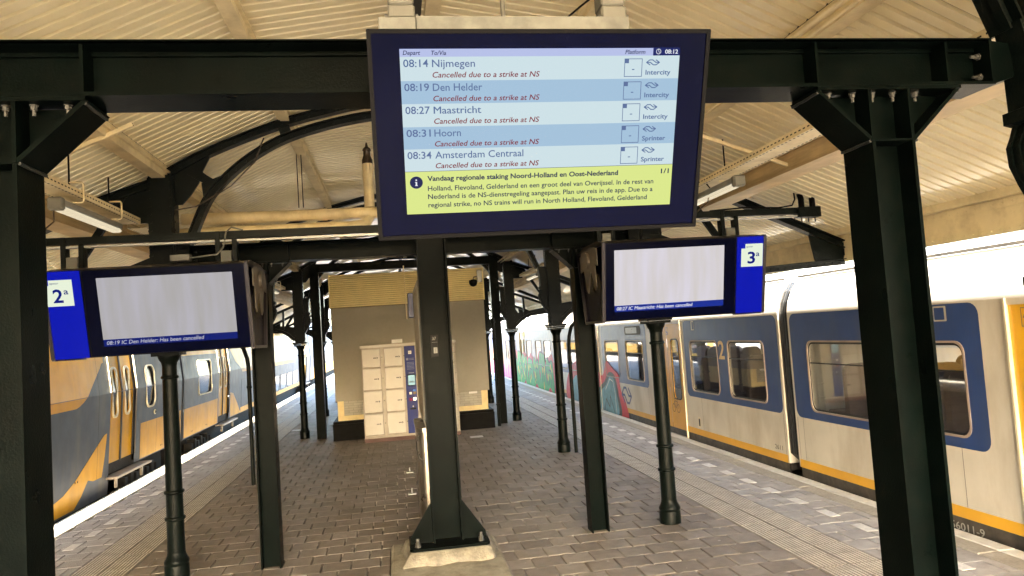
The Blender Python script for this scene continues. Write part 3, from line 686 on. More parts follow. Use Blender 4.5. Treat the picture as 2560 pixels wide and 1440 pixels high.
for i, (tm_, dest, xe, kind) in enumerate(rows):
    y = RYS[i]-.0322
    text(B, tm_, .0105, .093, y, .0235, sc, d1, .010); text(B, dest, .1055, xe, y-.0005, .0235, sc, d1, .007)
    text(Rr, 'Cancelled due to a strike at NS', .106, .472, y-.0342, .0175, sc, d1, .010, .2)
    bx0, bx1, by0, by1 = .772, .837, RYS[i]-.0705, RYS[i]-.0095
    for a in ((bx0, bx1, by1-.0022, by1), (bx0, bx1, by0, by0+.0022), (bx0, bx0+.0022, by0+.0022, by1-.0022), (bx1-.0022, bx1, by0+.0022, by1-.0022)): rect(B, *a, d1)
    rect(B, bx0+.0022, bx0+.016, by1-.0155, by1-.0022, d1); rect(B, .8, .809, RYS[i]-.0475, RYS[i]-.0445, d1)
    arrows_logo(B, .852, .899, RYS[i]-.031, RYS[i]-.0145, .0032, sc, d1)
    text(B, kind, .850, .942 if kind == 'Intercity' else .938, RYS[i]-.0635, .0155, sc, d1, .018)
m = MB(); rect(m, 0, .972, RYS[5]-.0008, RYS[5]+.0008, d1); m.build('message_rule', E_line, db)
circ = [sc(.0368+.0225*math.cos(k*math.pi/14), -.443+.0215*math.sin(k*math.pi/14), d1) for k in range(28)]; N.add(circ, [tuple(range(28))])
rect(Wt, .0342, .0394, -.4535, -.4405, d1+.0006); rect(Wt, .0322, .0394, -.4425, -.4405, d1+.0007); rect(Wt, .0318, .0418, -.4545, -.4525, d1+.0007); rect(Wt, .0342, .0394, -.4365, -.4320, d1+.0006)
text(N, 'Vandaag regionale staking Noord-Holland en Oost-Nederland', .0755, .766, -.4385, .0165, sc, d1, .026)
text(N, '1/1', .9292, .9595, -.4375, .0165, sc, d1, .02)
text(N, 'Holland, Flevoland, Gelderland en een groot deel van Overijssel. In de rest van', .076, .9025, -.4735, .0165, sc, d1, .012)
text(N, 'Nederland is de NS-dienstregeling aangepast. Plan uw reis in de app. Due to a', .0755, .9015, -.5023, .0165, sc, d1, .012)
text(N, 'regional strike, no NS trains will run in North Holland, Flevoland, Gelderland', .0755, .8805, -.5320, .0165, sc, d1, .012)
N.build('info_disc', E_tnav, db, fix=False); stuff(B.build('row_symbols', E_tblu, db, fix=False)); stuff(Wt.build('white_symbols', E_twh, db, fix=False)); text = _text
# hanger of the board
hb = thing('board_hanger', 'grey steel hanger brackets holding the big departure screen', 'bracket', (.5, 2.45, 3.3)); LB.off = (-.5, -2.45, -3.3)
LB().cbox(.0, .125, 2.40, 2.46, 3.262, 3.318, .003).build('channel_end', M_galv, hb)
LB().box(.127, .865, 2.405, 2.47, 3.262, 3.322).build('channel', M_galv, hb)
LB().cbox(.35, 1.08, 2.53, 2.62, 3.268, 3.318, .003).build('rear_rail', M_galv, hb)
for a in (.034, .776):
    LB().cbox(a, a+.09, 2.425, 2.52, 3.325, 3.372, .006).build('bracket_foot', M_grayb, hb)
    LB().cbox(a+.002, a+.088, 2.43, 2.52, 3.374, 4.92, .006).build('drop_arm', M_grayb, hb)
    for k in (-.006, .096):
        LB().cbox(a+k-.006, a+k+.006, 2.44, 2.47, 3.324, 3.345, .002).build('bolt', M_bolt, hb)
LB().tube([(.455, 2.6, 3.31), (.455, 2.6, 4.93)], .009).build('suspension_rod', M_grayb, hb)
LB().tube([(.76, 2.5, 3.43), (.72, 2.5, 3.40), (.66, 2.5, 3.352)], .004, 6).build('cable', M_black, hb)

# ------------------------------------------------------------------ platform signs (double-sided, hanging from the rail)
def platform_sign(label, cx, cz, s, num, msg, tx0, tx1, Es, Est, Etx):
    """s=+1: number panel on the right"""
    tilt = math.radians(13.2); M = frame(cx, 7.0, cz, tilt)
    t = thing('platform_sign', label, 'platform sign', M=M, group='double-sided platform signs hanging over the platform')
    w, h, pw = 1.385, .785, .30
    inv = M.inverted()
    def wp(x, y, z): return (inv @ Vector((x, y, z)))[:]
    # body wedge, built in world coordinates and brought to the local frame
    ct = Vector((0, -math.sin(tilt), math.cos(tilt))); top = Vector((0, 7.0, cz))+ct*h/2; bot = Vector((0, 7.0, cz))-ct*h/2
    yb = 7.42
    sect = [(top.y+.004, top.z), (bot.y+.004, bot.z), (2*yb-bot.y-.004, bot.z), (2*yb-top.y-.004, top.z)]
    xl, xr = cx-w/2, cx+w/2
    if s > 0: xr += pw+.01
    else: xl -= pw+.01
    m = MB().prism(sect, lambda a, b, d: wp(d, a, b), xl+.012, xr-.012); m.build('housing', M_navy, t)
    MB().prism([(top.y-.01, top.z+.001), (2*yb-top.y+.01, top.z+.001), (yb+.25, top.z+.05), (yb-.25, top.z+.05)], lambda a, b, d: wp(d, a, b), xl, xr).build('top_cover', M_brown, t)
    for xe_ in (xl, xr):
        tri = MB()
        for (a, b), (c, d) in zip(sect, sect[1:]+sect[:1]):
            p = Vector((0, a, b)); q = Vector((0, c, d)); tri.bar(wp(xe_, a, b), wp(xe_, c, d), .032, .028)
        tri.build('edge_trim', M_trim, t)
    # navy front face
    MB().box(-w/2, w/2, -h/2, h/2, -.003, .004).build('front_face', M_navy, t)
    MB().prism(rrect(-w/2, w/2, -h/2, h/2, .003), xy, .0042, .009, holes=[rrect(-w/2+.008, w/2-.008, -h/2+.008, h/2-.008, .003)]).build('frame', M_black, t)
    sx0, sx1 = (-w/2+.118, w/2-.125) if s < 0 else (-w/2+.108, w/2-.128)
    sy1 = h/2-.075; sy0 = sy1-.555
    MB().box(sx0, sx1, sy0, sy1, .0045, .006).build('screen', Es, t)
    MB().box(sx0+.002, sx1, sy0-.063, sy0-.001, .0045, .006).build('message_strip', Est, t)
    m = MB(); text(m, msg, sx0+tx0, sx0+tx1, sy0-.048, .034, xy, .0072, .004, .2)
    if 'M' in msg:
        for q_ in (.6,): text(m, msg, sx0+tx0+.0022*q_, sx0+tx1+.0022*q_, sy0-.048, .034, xy, .0072+.0001*q_, .0, .2)
    m.build('message_lettering', Etx, t, fix=False)
    # lit number panel
    a, b = (w/2+.012, w/2+.012+pw) if s > 0 else (-w/2-.012-pw, -w/2-.012)
    MB().box(a, b, -h/2, h/2-.002, -.003, .004).build('number_panel', E_pan, t)
    ox = a+.045 if s > 0 else b-.30
    q = lambda u, v: (ox+u, h/2-.075-v)
    MB().prism([q(.043, 0), q(.232, 0), q(.232, .232), q(0, .232), q(0, .046), q(.043, .046)], xy, .0045, .006).build('white_number_field', E_pwh, t)
    m = MB(); x0, y0 = q(.068, .198); text(m, num, x0, x0+.082, y0, .113, xy, .0075, .022); x0, y0 = q(.158, .128); text(m, 'a', x0, x0+.038, y0, .052, xy, .0075, .01)
    x0, y0 = q(.052, .036); text(m, 'spoor', x0, x0+.072, y0, .018, xy, .0075, .006); m.build('number_lettering', E_ptx, t, fix=False)
    # end plate with the cream walking figure, on the side towards the middle
    xe2 = xr if s < 0 else xl; dirn = 1 if s < 0 else -1
    yc = yb; zt = top.z
    body = [(yc-.33, zt-.03), (yc-.25, zt-.01), (yc+.22, zt-.01), (yc+.33, zt-.05), (yc+.33, zt-.22), (yc+.20, zt-.20), (yc+.15, zt-.30), (yc+.12, zt-.42), (yc+.06, zt-.46), (yc+.02, zt-.38), (yc-.04, zt-.25), (yc-.10, zt-.24), (yc-.16, zt-.34), (yc-.2, zt-.44), (yc-.25, zt-.40), (yc-.24, zt-.26), (yc-.24, zt-.18), (yc-.33, zt-.20)]
    MB().prism(body, lambda a_, b_, d: wp(d, a_, b_), xe2+dirn*.018, xe2+dirn*.03).build('figure_cutout', M_fig, t)
    hd_ = [(yc+.085*math.cos(k*math.pi/10), zt-.12+.085*math.sin(k*math.pi/10)) for k in range(20)]
    MB().prism(hd_, lambda a_, b_, d: wp(d, a_, b_), xe2+dirn*.031, xe2+dirn*.06).build('figure_head', M_fig, t)
    return t
sL = platform_sign('blue platform sign 2a with blank grey screen, hanging at the left', -1.994, 2.652, -1, '2', '08:19 IC Den Helder: Has been cancelled', .027, .852, E_scrL, E_stripL, E_txtL)
sR = platform_sign('blue platform sign 3a with blank bright screen, hanging at the right', 2.742, 2.672, 1, '3', '08:27 IC Maastricht: Has been cancelled', .022, .818, E_scrR, E_stripR, E_txtR)
rl = thing('sign_rail', 'long black steel rail carrying the two platform signs', 'rail', (.5, 7.42, 3.36)); LB.off = (-.5, -7.42, -3.36)
LB().box(-3.3, 4.645, 7.37, 7.43, 3.33, 3.40).build('rail', M_iron, rl)
LB().box(-3.3, 4.6, 7.375, 7.425, 3.298, 3.318).build('lower_strip', M_alum, rl)
for x in (-2.93, -1.56, 2.22, 3.60):
    LB().cbox(x-.10, x-.055, 7.36, 7.46, 3.09, 3.40, .004).build('clamp', M_iron, rl); LB().cbox(x+.055, x+.10, 7.36, 7.46, 3.09, 3.33, .004).build('clamp', M_iron, rl)
    LB().cbox(x-.05, x+.05, 7.35, 7.46, 3.10, 3.21, .004).build('spacer_block', M_grayb, rl)
for x in (4.47, 4.60):
    LB().tube([(x, 7.4, 3.40), (x, 7.4, 3.50), (x+.01, 7.45, 3.58), (x+.05, 7.5, 3.62)], .032, 10).build('hanger', M_black, rl)
LB().box(4.40, 4.66, 7.34, 7.46, 3.29, 3.40).build('end_shoe', M_iron, rl)
for x in (4.46, 4.54, 4.62): LB().tube([(x, 7.4, 3.29), (x, 7.4, 3.24)], .009, 6).build('bolt', M_bolt, rl)
LB().tube([(3.4, 7.40, 3.405), (3.8, 7.39, 3.425), (4.2, 7.40, 3.41), (4.36, 7.40, 3.43), (4.41, 7.42, 3.5), (4.42, 7.45, 3.6)], .009, 8).build('cable', M_black, rl)
o = tag(MB().cbox(-2.0, -1.83, 7.1, 7.2, 3.10, 3.16, .004).build('junction_box', M_grayb), 'small grey junction box lying on top of the left platform sign', 'junction box')
o = tag(MB().tube([(-1.83, 7.15, 3.13), (-1.6, 7.15, 3.15), (-1.55, 7.2, 3.22), (-1.54, 7.3, 3.38), (-1.5, 7.34, 3.43), (-1.4, 7.38, 3.405)], .008, 8).build('cable', M_grayb), 'thin grey cable looping from the junction box up to the sign rail', 'cable')

# ------------------------------------------------------------------ cable trays with strip lights
def tray(label, x0, x1, ya, yb_):
    t = thing('cable_tray', label, 'cable tray', ((x0+x1)/2, ya, 3.6), 'perforated cream cable trays under the roof')
    L = yb_-ya; w = (x1-x0)/2
    MB().box(-w, -w+.004, 0, L, 0, .055).box(w-.004, w, 0, L, 0, .055).box(-w+.004, w-.004, 0, L, -.002, .003).build('tray_body', M_creamd, t)
    sl_ = MB()
    for k in range(int(L/.06)):
        for s in (-1, 1): sl_.box(*sorted((s*(w+.0008), s*(w-.001))), k*.06+.01, k*.06+.04, .022, .032)
        for c in (-.8, .8): sl_.box(c*w-.006, c*w+.006, k*.06+.01, k*.06+.04, -.003, -.0025)
    stuff(sl_.build('slots', M_dark, t)); return t
tray('perforated cream cable tray above the left platform sign', -2.72, -2.50, 4.2, 7.93)
tray('perforated cream cable tray above the right platform sign', 3.10, 3.32, 3.0, 7.93)
tray('cream cable tray left of the kiosk beyond the second arch', -2.72, -2.50, 8.2, 17.9)
tray('cream cable tray right of the kiosk beyond the second arch', 3.10, 3.32, 8.2, 17.9)
M_diff = mat('lamp_diffuser', (1.0, .86, .60), emit=.8)
def lamp(label, x, ya, yb_):
    t = thing('strip_light', label, 'strip light', (x, ya, 3.5), group='fluorescent strip lights hung under the cable trays')
    L = yb_-ya
    MB().cbox(-.05, .05, 0, L, -.01, .045, .01).build('lamp_body', M_alum, t)
    MB().cbox(-.046, .046, .06, L-.02, -.045, -.0105, .014).build('diffuser', M_diff, t)
    MB().cbox(-.058, .058, -.035, .035, -.05, .055, .014).build('end_box', M_grayb, t)
    for y in (.25, L-.2):
        MB().tube([(-.07, y, .055), (.10, y, .055), (.11, y, .07), (.11, y, .21), (.10, y, .225), (0, y, .225)], .008, 6).build('wire_hook', M_creamd, t)
        MB().tube([(0, y, .2), (0, y, .46)], .008, 6).build('hanger_rod', M_black, t)
    return t
lamp('grey strip light under the cable tray, left of the iron arch', -2.60, 6.27, 7.58)
lamp('grey strip light under the cable tray, right of the departure screen', 3.2, 6.3, 7.6)
for x, y, l in ((-2.6, 11.3, 'strip light seen left of the kiosk below the second cable tray'), (3.2, 11.4, 'strip light seen right of the kiosk in front of the scrolled corbel'), (-2.6, 16, 'far strip light left of the kiosk'), (3.2, 16, 'far strip light right of the kiosk')): lamp(l, x, y, y+1.3)
for l, P in (('thin brown cable hanging in a loop below the left strip light', [(-2.62, 6.27, 3.46), (-2.62, 6.27, 3.36), (-2.68, 6.2, 3.27), (-2.8, 6.1, 3.24), (-2.95, 6.0, 3.3), (-3.0, 6, 3.36)]),
             ('thin brown cable hanging in a loop below the right strip light', [(3.15, 6.9, 3.62), (3.17, 6.85, 3.55), (3.16, 6.9, 3.42), (3.08, 7.0, 3.34), (2.98, 7.05, 3.35)]),
             ('long thin dark cable sagging below the iron arch', [(-1.25, 7.9, 4.45), (-1.35, 7.9, 4.2), (-1.6, 7.9, 3.95), (-1.95, 7.9, 3.75), (-2.15, 7.9, 3.72)])):
    tag(MB().tube([p[:] for p in [Vector(q) for q in P]], .007, 6).build('cable', M_brown), l, 'cable')
# angled slotted struts near the trays
for l, a, b in (('slotted cream strut above the right cable tray near the knee brace', (2.72, 5.0, 4.06), (3.3, 5.05, 3.83)), ('slotted cream strut above the left cable tray', (-2.05, 6.4, 4.17), (-2.75, 6.4, 3.86)), ('slotted cream strut over the right strip light', (2.4, 6.3, 4.1), (3.75, 6.3, 3.62)), ('slotted cream strut beside the right column capital', (3.25, 4.75, 3.80), (3.6, 4.6, 3.55))):
    tag(MB().bar(a, b, .03, .03).build('slotted_strut', M_creamd), l, 'strut')
# ------------------------------------------------------------------ rain pipes
def bend(c, a0, a1, r, pl, n=6):
    return [tuple(c[i]+r*(math.cos(math.radians(a0+(a1-a0)*k/n))*pl[0][i]+math.sin(math.radians(a0+(a1-a0)*k/n))*pl[1][i]) for i in range(3)) for k in range(n+1)]
t = thing('drain_pipe', 'upper of two cream horizontal drain pipes behind the black arch', 'pipe', (-1.3, 9.6, 3.91)); LB.off = (1.3, -9.6, -3.91)
LB().tube([(-2.54, 9.6, 3.91), (.4, 9.6, 3.91)], .073, 16).build('pipe_run', M_creamd, t)
for x in (-1.9, -.9): LB().tube([(x, 9.6, 3.91), (x+.12, 9.6, 3.91)], .079, 16).build('sleeve', M_creamd, t)
t = thing('drain_pipe', 'lower cream drain pipe that turns towards the camera at its left end', 'pipe', (-1.3, 9.6, 3.71)); LB.off = (1.3, -9.6, -3.71)
P = [(-3.20, 5.2, 3.66), (-3.20, 9.2, 3.66)]+[(-3.20, 9.3, 3.665), (-3.15, 9.45, 3.68), (-3.05, 9.55, 3.69), (-2.9, 9.6, 3.74)]+[(-.5, 9.6, 3.75)]+[(-.38, 9.6, 3.76), (-.28, 9.6, 3.79), (-.24, 9.6, 3.86)]
LB().tube(P, .062, 16).build('pipe_run', M_creamd, t)
for l_, x_ in (('left of two thin dark wires hanging from the arch to the drain pipe', -1.115), ('right of two thin dark wires hanging from the arch to the drain pipe', -1.06)):
    tag(MB().tube([(x_, 9.5, 3.99), (x_, 9.5, 4.72)], .006, 6).build('hanging_wire', M_black), l_, 'wire')
t = thing('vent_pipe', 'upright cream vent pipe with a dark pointed cap left of the departure screen', 'pipe', (-.24, 9.6, 3.86)); LB.off = (.24, -9.6, -3.86)
LB().tube([(-.24, 9.6, 3.985), (-.24, 9.6, 4.55)], .066, 16).build('pipe_run', M_creamd, t)
LB().lathe(-.24, 9.6, [(.068, 4.552), (.068, 4.60), (.045, 4.66), (.045, 4.72), (.055, 4.725), (.05, 4.75), (.02, 4.775), (.008, 4.83)], 14).build('cap', M_brown, t)
for x, y, s, l in ((-2.47, 12.96, 1, 'thin dark green downpipe behind the left leg of the second portal'), (3.11, 13.16, 1, 'thin dark green downpipe bending at the top beside the right column')):
    t = thing('downpipe', l, 'downpipe', (x, y, 0)); 
    dx = -.35 if x < 0 else .35
    MB().tube([(0, 0, 0), (0, 0, 1.95), (dx*.04, 0, 2.1), (dx*.2, 0, 2.28), (dx*.6, 0, 2.42), (dx*1.2, 0, 2.48)], .034, 12).build('pipe_run', M_iron, t)
    MB().lathe(0, 0, [(.042, 1.60), (.046, 1.62), (.042, 1.64)], 12).build('clip', M_iron, t)
t = thing('downpipe', 'dark jointed downpipe at the right corner of the kiosk', 'downpipe', (2.36, 17.85, 0))
MB().tube([(0, 0, 0), (0, 0, 2.62)], .04, 12).build('pipe_run', M_iron, t)
for z in (.5, 1.1, 1.6, 2.1, 2.5): MB().lathe(0, 0, [(.05, z), (.055, z+.02), (.05, z+.04)], 12).build('joint', M_iron, t)

# ------------------------------------------------------------------ kiosk
k = thing('kiosk', 'beige kiosk with cream slatted top band and black plinth, in the middle of the platform', 'kiosk', (.36, 17.7, 0)); LB.off = (-.36, -17.7, 0)
KX0, KX1 = -1.45, 2.13
LB().box(KX0+.02, KX1-.02, 17.76, 21, .44, 3.84).build('wall', M_creamwall, k)
LB().box(KX0-.02, KX1+.02, 17.70, 17.757, .90, 3.07).build('front_panel', M_panel, k)
for x, s in ((KX0-.022, -1), (KX1+.022, 1)): LB().box(*sorted((x, x-s*.02)), 17.762, 21, .90, 3.07).build('side_panel', M_panel, k)
n = 16; ph = (3.86-3.085)/n
for i in range(n):
    z = 3.085+i*ph
    LB().prism([(17.70, z), (17.676, z+.006), (17.69, z+ph-.006), (17.70, z+ph-.004)], lambda a, b, d: (d, a, b), KX0-.02, KX1+.02).build('siding_board', M_siding, k)
LB().box(KX0-.045, KX0-.022, 17.66, 17.755, 3.08, 3.87).box(KX1+.022, KX1+.045, 17.66, 17.755, 3.08, 3.87).build('corner_trim', M_siding, k)
LB().box(KX0-.02, KX1+.02, 17.702, 17.757, 3.074, 3.86).build('siding_backing', M_back, k)
LB().box(KX0-.1, KX1+.1, 17.63, 21.05, .0, .375).build('plinth', M_plinth, k)
LB().box(KX0-.09, KX1+.085, 17.645, 21.05, .378, .435).build('plinth_ledge', M_plinth, k)
for a, b in ((-1.285, -.30), (.9, 1.955)):
    LB().box(a, b, 17.752, 17.7595, .555, .895).build('brick_backing', M_mortar, k)
    for r in range(6):
        z = .557+r*.056; x = a+(-.1 if r % 2 else 0)
        while x < b-.02:
            x0, x1 = max(a, x)+.003, min(b, x+.21)-.003
            if x1-x0 > .03: LB().box(x0, x1, 17.740+random.uniform(0, .004), 17.7515, z+.003, z+.052).build('brick', M_brick, k, fix=False)
            x += .213
LB().tube([(.27, 17.66, 4.0), (.285, 17.66, 2.72)], .012, 8).build('wall_conduit', M_creamd, k)
t = thing('dome_camera', 'dark dome security camera on the slatted band of the kiosk', 'security camera', (1.91, 17.6, 3.5))
MB().lathe(0, 0, [(.02, -.1), (.07, -.075), (.095, -.03), (.10, 0), (.10, .05), (.05, .07)], 16).build('dome', M_black, t)
MB().tube([(0, 0, .06), (.02, 0, .13), (.14, .02, .15)], .014, 8).build('arm', M_grayb, t)
MB().cbox(.10, .22, .0, .06, .0, .30, .01).build('mount', M_alum, t)
# lockers
t = thing('locker_cabinet', 'white luggage locker cabinet with a blue terminal strip against the kiosk', 'lockers', (.27, 16.85, 0)); LB.off = (-.27, -16.85, 0)
LX0, LX1 = -.80, 1.33
LB().box(LX0, LX1, 16.868, 17.60, .12, 2.10).build('cabinet', M_lockd, t)
LB().box(LX0-.012, LX1+.012, 16.83, 17.60, 2.102, 2.155).build('top_cap', M_lock, t)
LB().box(LX0-.005, LX1+.005, 16.86, 17.60, .0, .085).build('plinth', M_redp, t)
LB().box(LX0, LX1, 16.845, 17.6, .087, .118).build('kick_rail', M_lockd, t)
zr = [.145, .64, 1.145, 1.645, 2.085]
for a, b in ((-.775, -.37), (-.285, .118), (.88, 1.275)):
    for i in range(4):
        z0, z1 = zr[i]+.02, zr[i+1]-.012
        d = LB().cbox(a, b, 16.838, 16.864, z0, z1, .01).build('locker_door', M_lock, t)
        LB().cbox(a-.004, b+.004, 16.826, 16.864, z0-.026, z0-.008, .004).build('door_rail', M_lockd, t)
        if a < .5:
            m = LB(); cx, cz = b-.10, (z0+z1)/2; m.add([(cx+.02, 16.836, cz+.028), (cx+.02, 16.836, cz-.028), (cx+.05, 16.836, cz)], [(0, 1, 2)])
            for q_ in range(3): m.add([(cx-.055+q_*.022, 16.836, cz-.013), (cx-.038+q_*.022, 16.836, cz-.013), (cx-.038+q_*.022, 16.836, cz+.013), (cx-.055+q_*.022, 16.836, cz+.013)], [(0, 1, 2, 3)])
            m.build('door_print', M_print, t, fix=False)
        LB().lathe(b+.035, 16.86, [(.009, (z0+z1)/2), (.009, (z0+z1)/2+.02)], 8).build('lock_button', M_bolt, t)
LB().box(.165, .405, 16.852, 16.866, .135, 2.09).build('terminal', M_blue, t)
LB().cbox(.205, .39, 16.842, 16.851, 1.19, 1.45, .004).build('screen_bezel', M_black, t)
LB().box(.222, .372, 16.839, 16.8415, 1.21, 1.43).build('terminal_screen', E_lockscr, t)
m = LB()
for r_ in ((.25, .29, 1.265, 1.30), (.305, .345, 1.265, 1.30), (.30, .33, 1.335, 1.35), (.305, .335, 1.385, 1.40)): m.box(r_[0], r_[1], 16.837, 16.8385, r_[2], r_[3])
m.build('screen_print', M_print, t)
LB().box(.255, .325, 16.848, 16.8515, 1.91, 1.98).build('number_field', M_wprint, t)
m = LB(); text(m, '01', .265, .315, 1.925, .04, xz, 16.847); m.build('terminal_number', M_print, t, fix=False)
m = LB(); m.box(.20, .25, 16.848, 16.8515, 1.77, 1.82)
for i in range(9): m.box(.21 if i > 1 else .26, .375, 16.8485, 16.8515, 1.80-i*.03+.004, 1.80-i*.03+.012) if i not in (2,) else None
m.box(.24, .36, 16.8485, 16.8515, 1.475, 1.49); m.build('terminal_print', mat('faded_print', (.14, .18, .32), .5), t)
LB().box(.232, .285, 16.846, 16.8515, 1.0, 1.055).build('card_slot', M_wprint, t); LB().box(.315, .385, 16.846, 16.8515, 1.0, 1.06).build('card_reader', M_brown, t)
LB().box(.318, .372, 16.845, 16.8515, 1.065, 1.105).build('reader_light', E_lblue, t); LB().box(.232, .25, 16.845, 16.8515, .855, .92).box(.262, .28, 16.845, 16.8515, .855, .92).build('red_indicator', E_red, t)
LB().box(.312, .38, 16.84, 16.8515, .86, .93).build('coin_tray', M_chrome, t); LB().box(.235, .365, 16.846, 16.8515, .66, .70).build('ticket_slot', M_black, t)
m = LB(); m.lathe(.30, 16.85, [(.014, .715), (.014, .745)], 8); m.build('slot_symbol', M_wprint, t)
o = thing('grille_box', 'small white grille box on top of the lockers', 'box', (.02, 17.1, 2.156))
MB().cbox(-.13, .13, 0, .2, .0, .12, .006).build('box_body', M_lockd, o); MB().box(-.12, .12, -.004, -.001, .02, .10).build('grille', M_wprint, o)
# information panel, blue flag sign, steel bin behind the centre post
t = thing('information_panel', 'tall narrow aluminium information panel seen edge-on behind the centre post', 'panel', (.36, 9.2, 0)); LB.off = (-.36, -9.2, 0)
LB().cbox(.262, .37, 8.2, 10.2, 1.26, 2.9, .012).build('case', M_alum, t); LB().box(.257, .261, 8.28, 10.12, 1.34, 2.82).build('glass_pane', M_panel, t)
for y in (8.3, 10.08): LB().cbox(.285, .35, y-.03, y+.03, 0, 1.258, .006).build('leg', M_alum, t)
tag(MB().cbox(.185, .256, 9.9, 10.18, 2.53, 2.86, .006).build('flag_sign', mat('flag_sign_blue', (.004, .016, .09), .4)), 'small dark blue flag sign sticking out left of the information panel', 'sign')
t = thing('litter_bin', 'stainless steel rounded litter bin half hidden behind the centre post', 'litter bin', (.4, 9.2, 0)); LB.off = (-.4, -9.2, 0)
m = LB(); m.prism(rrect(.18, .53, 8.62, 9.74, .10, 6), xy, .03, 1.16); m.build('bin_body', M_steel, t)
m = LB(); m.prism(rrect(.17, .54, 8.61, 9.75, .10, 6), xy, 1.165, 1.215); m.build('lid', M_steel, t)
LB().prism(rrect(.19, .52, 8.64, 9.72, .1, 6), xy, 0, .028).build('bin_foot', M_black, t)
for y in (8.95, 9.4): LB().box(.176, .1795, y-.1, y+.1, .86, 1.02).build('bin_opening', M_dark, t)
for y in (10.95, 12.7):
    tag(MB().cbox(.05, .17, y-.05, y+.05, .0, .022, .005).tube([(.11, y, .02), (.11, y, .09)], .012, 6).build('floor_bracket', M_alum), 'small metal floor bracket '+('nearer' if y < 12 else 'farther')+' on the pavers behind the bin', 'bracket', 'floor brackets behind the bin')

# ------------------------------------------------------------------ trains
class Prof:
    """maps (y, z) on a side wall to 3D following a bent profile; sx = +1: wall faces -x (right train)"""
    def __init__(s, pts, out): s.p = pts; s.out = out
    def x(s, z):
        P = s.p
        if z <= P[0][1]: return P[0][0]
        for (xa, za), (xb, zb) in zip(P, P[1:]):
            if z <= zb: return xa+(xb-xa)*(z-za)/(zb-za)
        return P[-1][0]
    def pt(s, y, z, off=0): return (s.x(z)+s.out*off, y, z)
def sheet(poly, prof, off, holes=(), mb=None, rim=0):
    """flat (y,z) polygon with holes, cut at the profile's bends and wrapped on the wall at the given offset"""
    mb = mb or MB(); loops = [list(poly)]+[list(h) for h in holes]
    tris = tessellate_polygon([[Vector((a, b, 0)) for a, b in l] for l in loops]); flat = [p for l in loops for p in l]
    bm = bmesh.new(); vs = [bm.verts.new((0, a, b)) for a, b in flat]
    for t_ in tris:
        try: bm.faces.new([vs[i] for i in t_])
        except ValueError: pass
    zs = [p[1] for p in prof.p]; lo, hi = min(p[1] for p in flat), max(p[1] for p in flat)
    for z in zs:
        if lo < z < hi: bmesh.ops.bisect_plane(bm, geom=bm.verts[:]+bm.edges[:]+bm.faces[:], plane_co=(0, 0, z), plane_no=(0, 0, 1))
    for v in bm.verts: v.co = Vector(prof.pt(v.co.y, v.co.z, off))
    mb.bm(bm)
    if rim:
        for l in loops[1:] if holes else []:
            n = len(l); mb.add([prof.pt(a, b, off) for a, b in l]+[prof.pt(a, b, off-rim) for a, b in l], [(i, (i+1) % n, n+(i+1) % n, n+i) for i in range(n)])
    return mb
def ringsheet(l, grow, prof, off0, off1, mb):
    """raised frame round a loop"""
    cy = sum(p[0] for p in l)/len(l); cz = sum(p[1] for p in l)/len(l); n = len(l)
    hy = max(p[0] for p in l)-cy; hz = max(p[1] for p in l)-cz
    o = [(cy+(a-cy)*(1+grow/hy), cz+(b-cz)*(1+grow/hz)) for a, b in l]
    A = [prof.pt(*p, off0) for p in l]; A2 = [prof.pt(*p, off1) for p in l]; B2 = [prof.pt(*p, off1) for p in o]; B0 = [prof.pt(*p, off0) for p in o]
    mb.add(A+A2+B2+B0, [(i+k*n, (i+1) % n+k*n, (i+1) % n+(k+1)*n, i+(k+1)*n) for k in range(3) for i in range(n)]); return mb
def curve_loop(P, n=5):
    Q = P+P[:1]; out = []
    m = len(P)
    for i in range(m):
        p0, p1, p2, p3 = (Vector(P[(i+k) % m]) for k in (-1, 0, 1, 2))
        for k_ in range(n):
            t_ = k_/n; v = .5*((2*p1)+(p2-p0)*t_+(2*p0-5*p1+4*p2-p3)*t_*t_+(3*p1-p0-3*p2+p3)*t_**3); out.append((v.x, v.y))
    return out
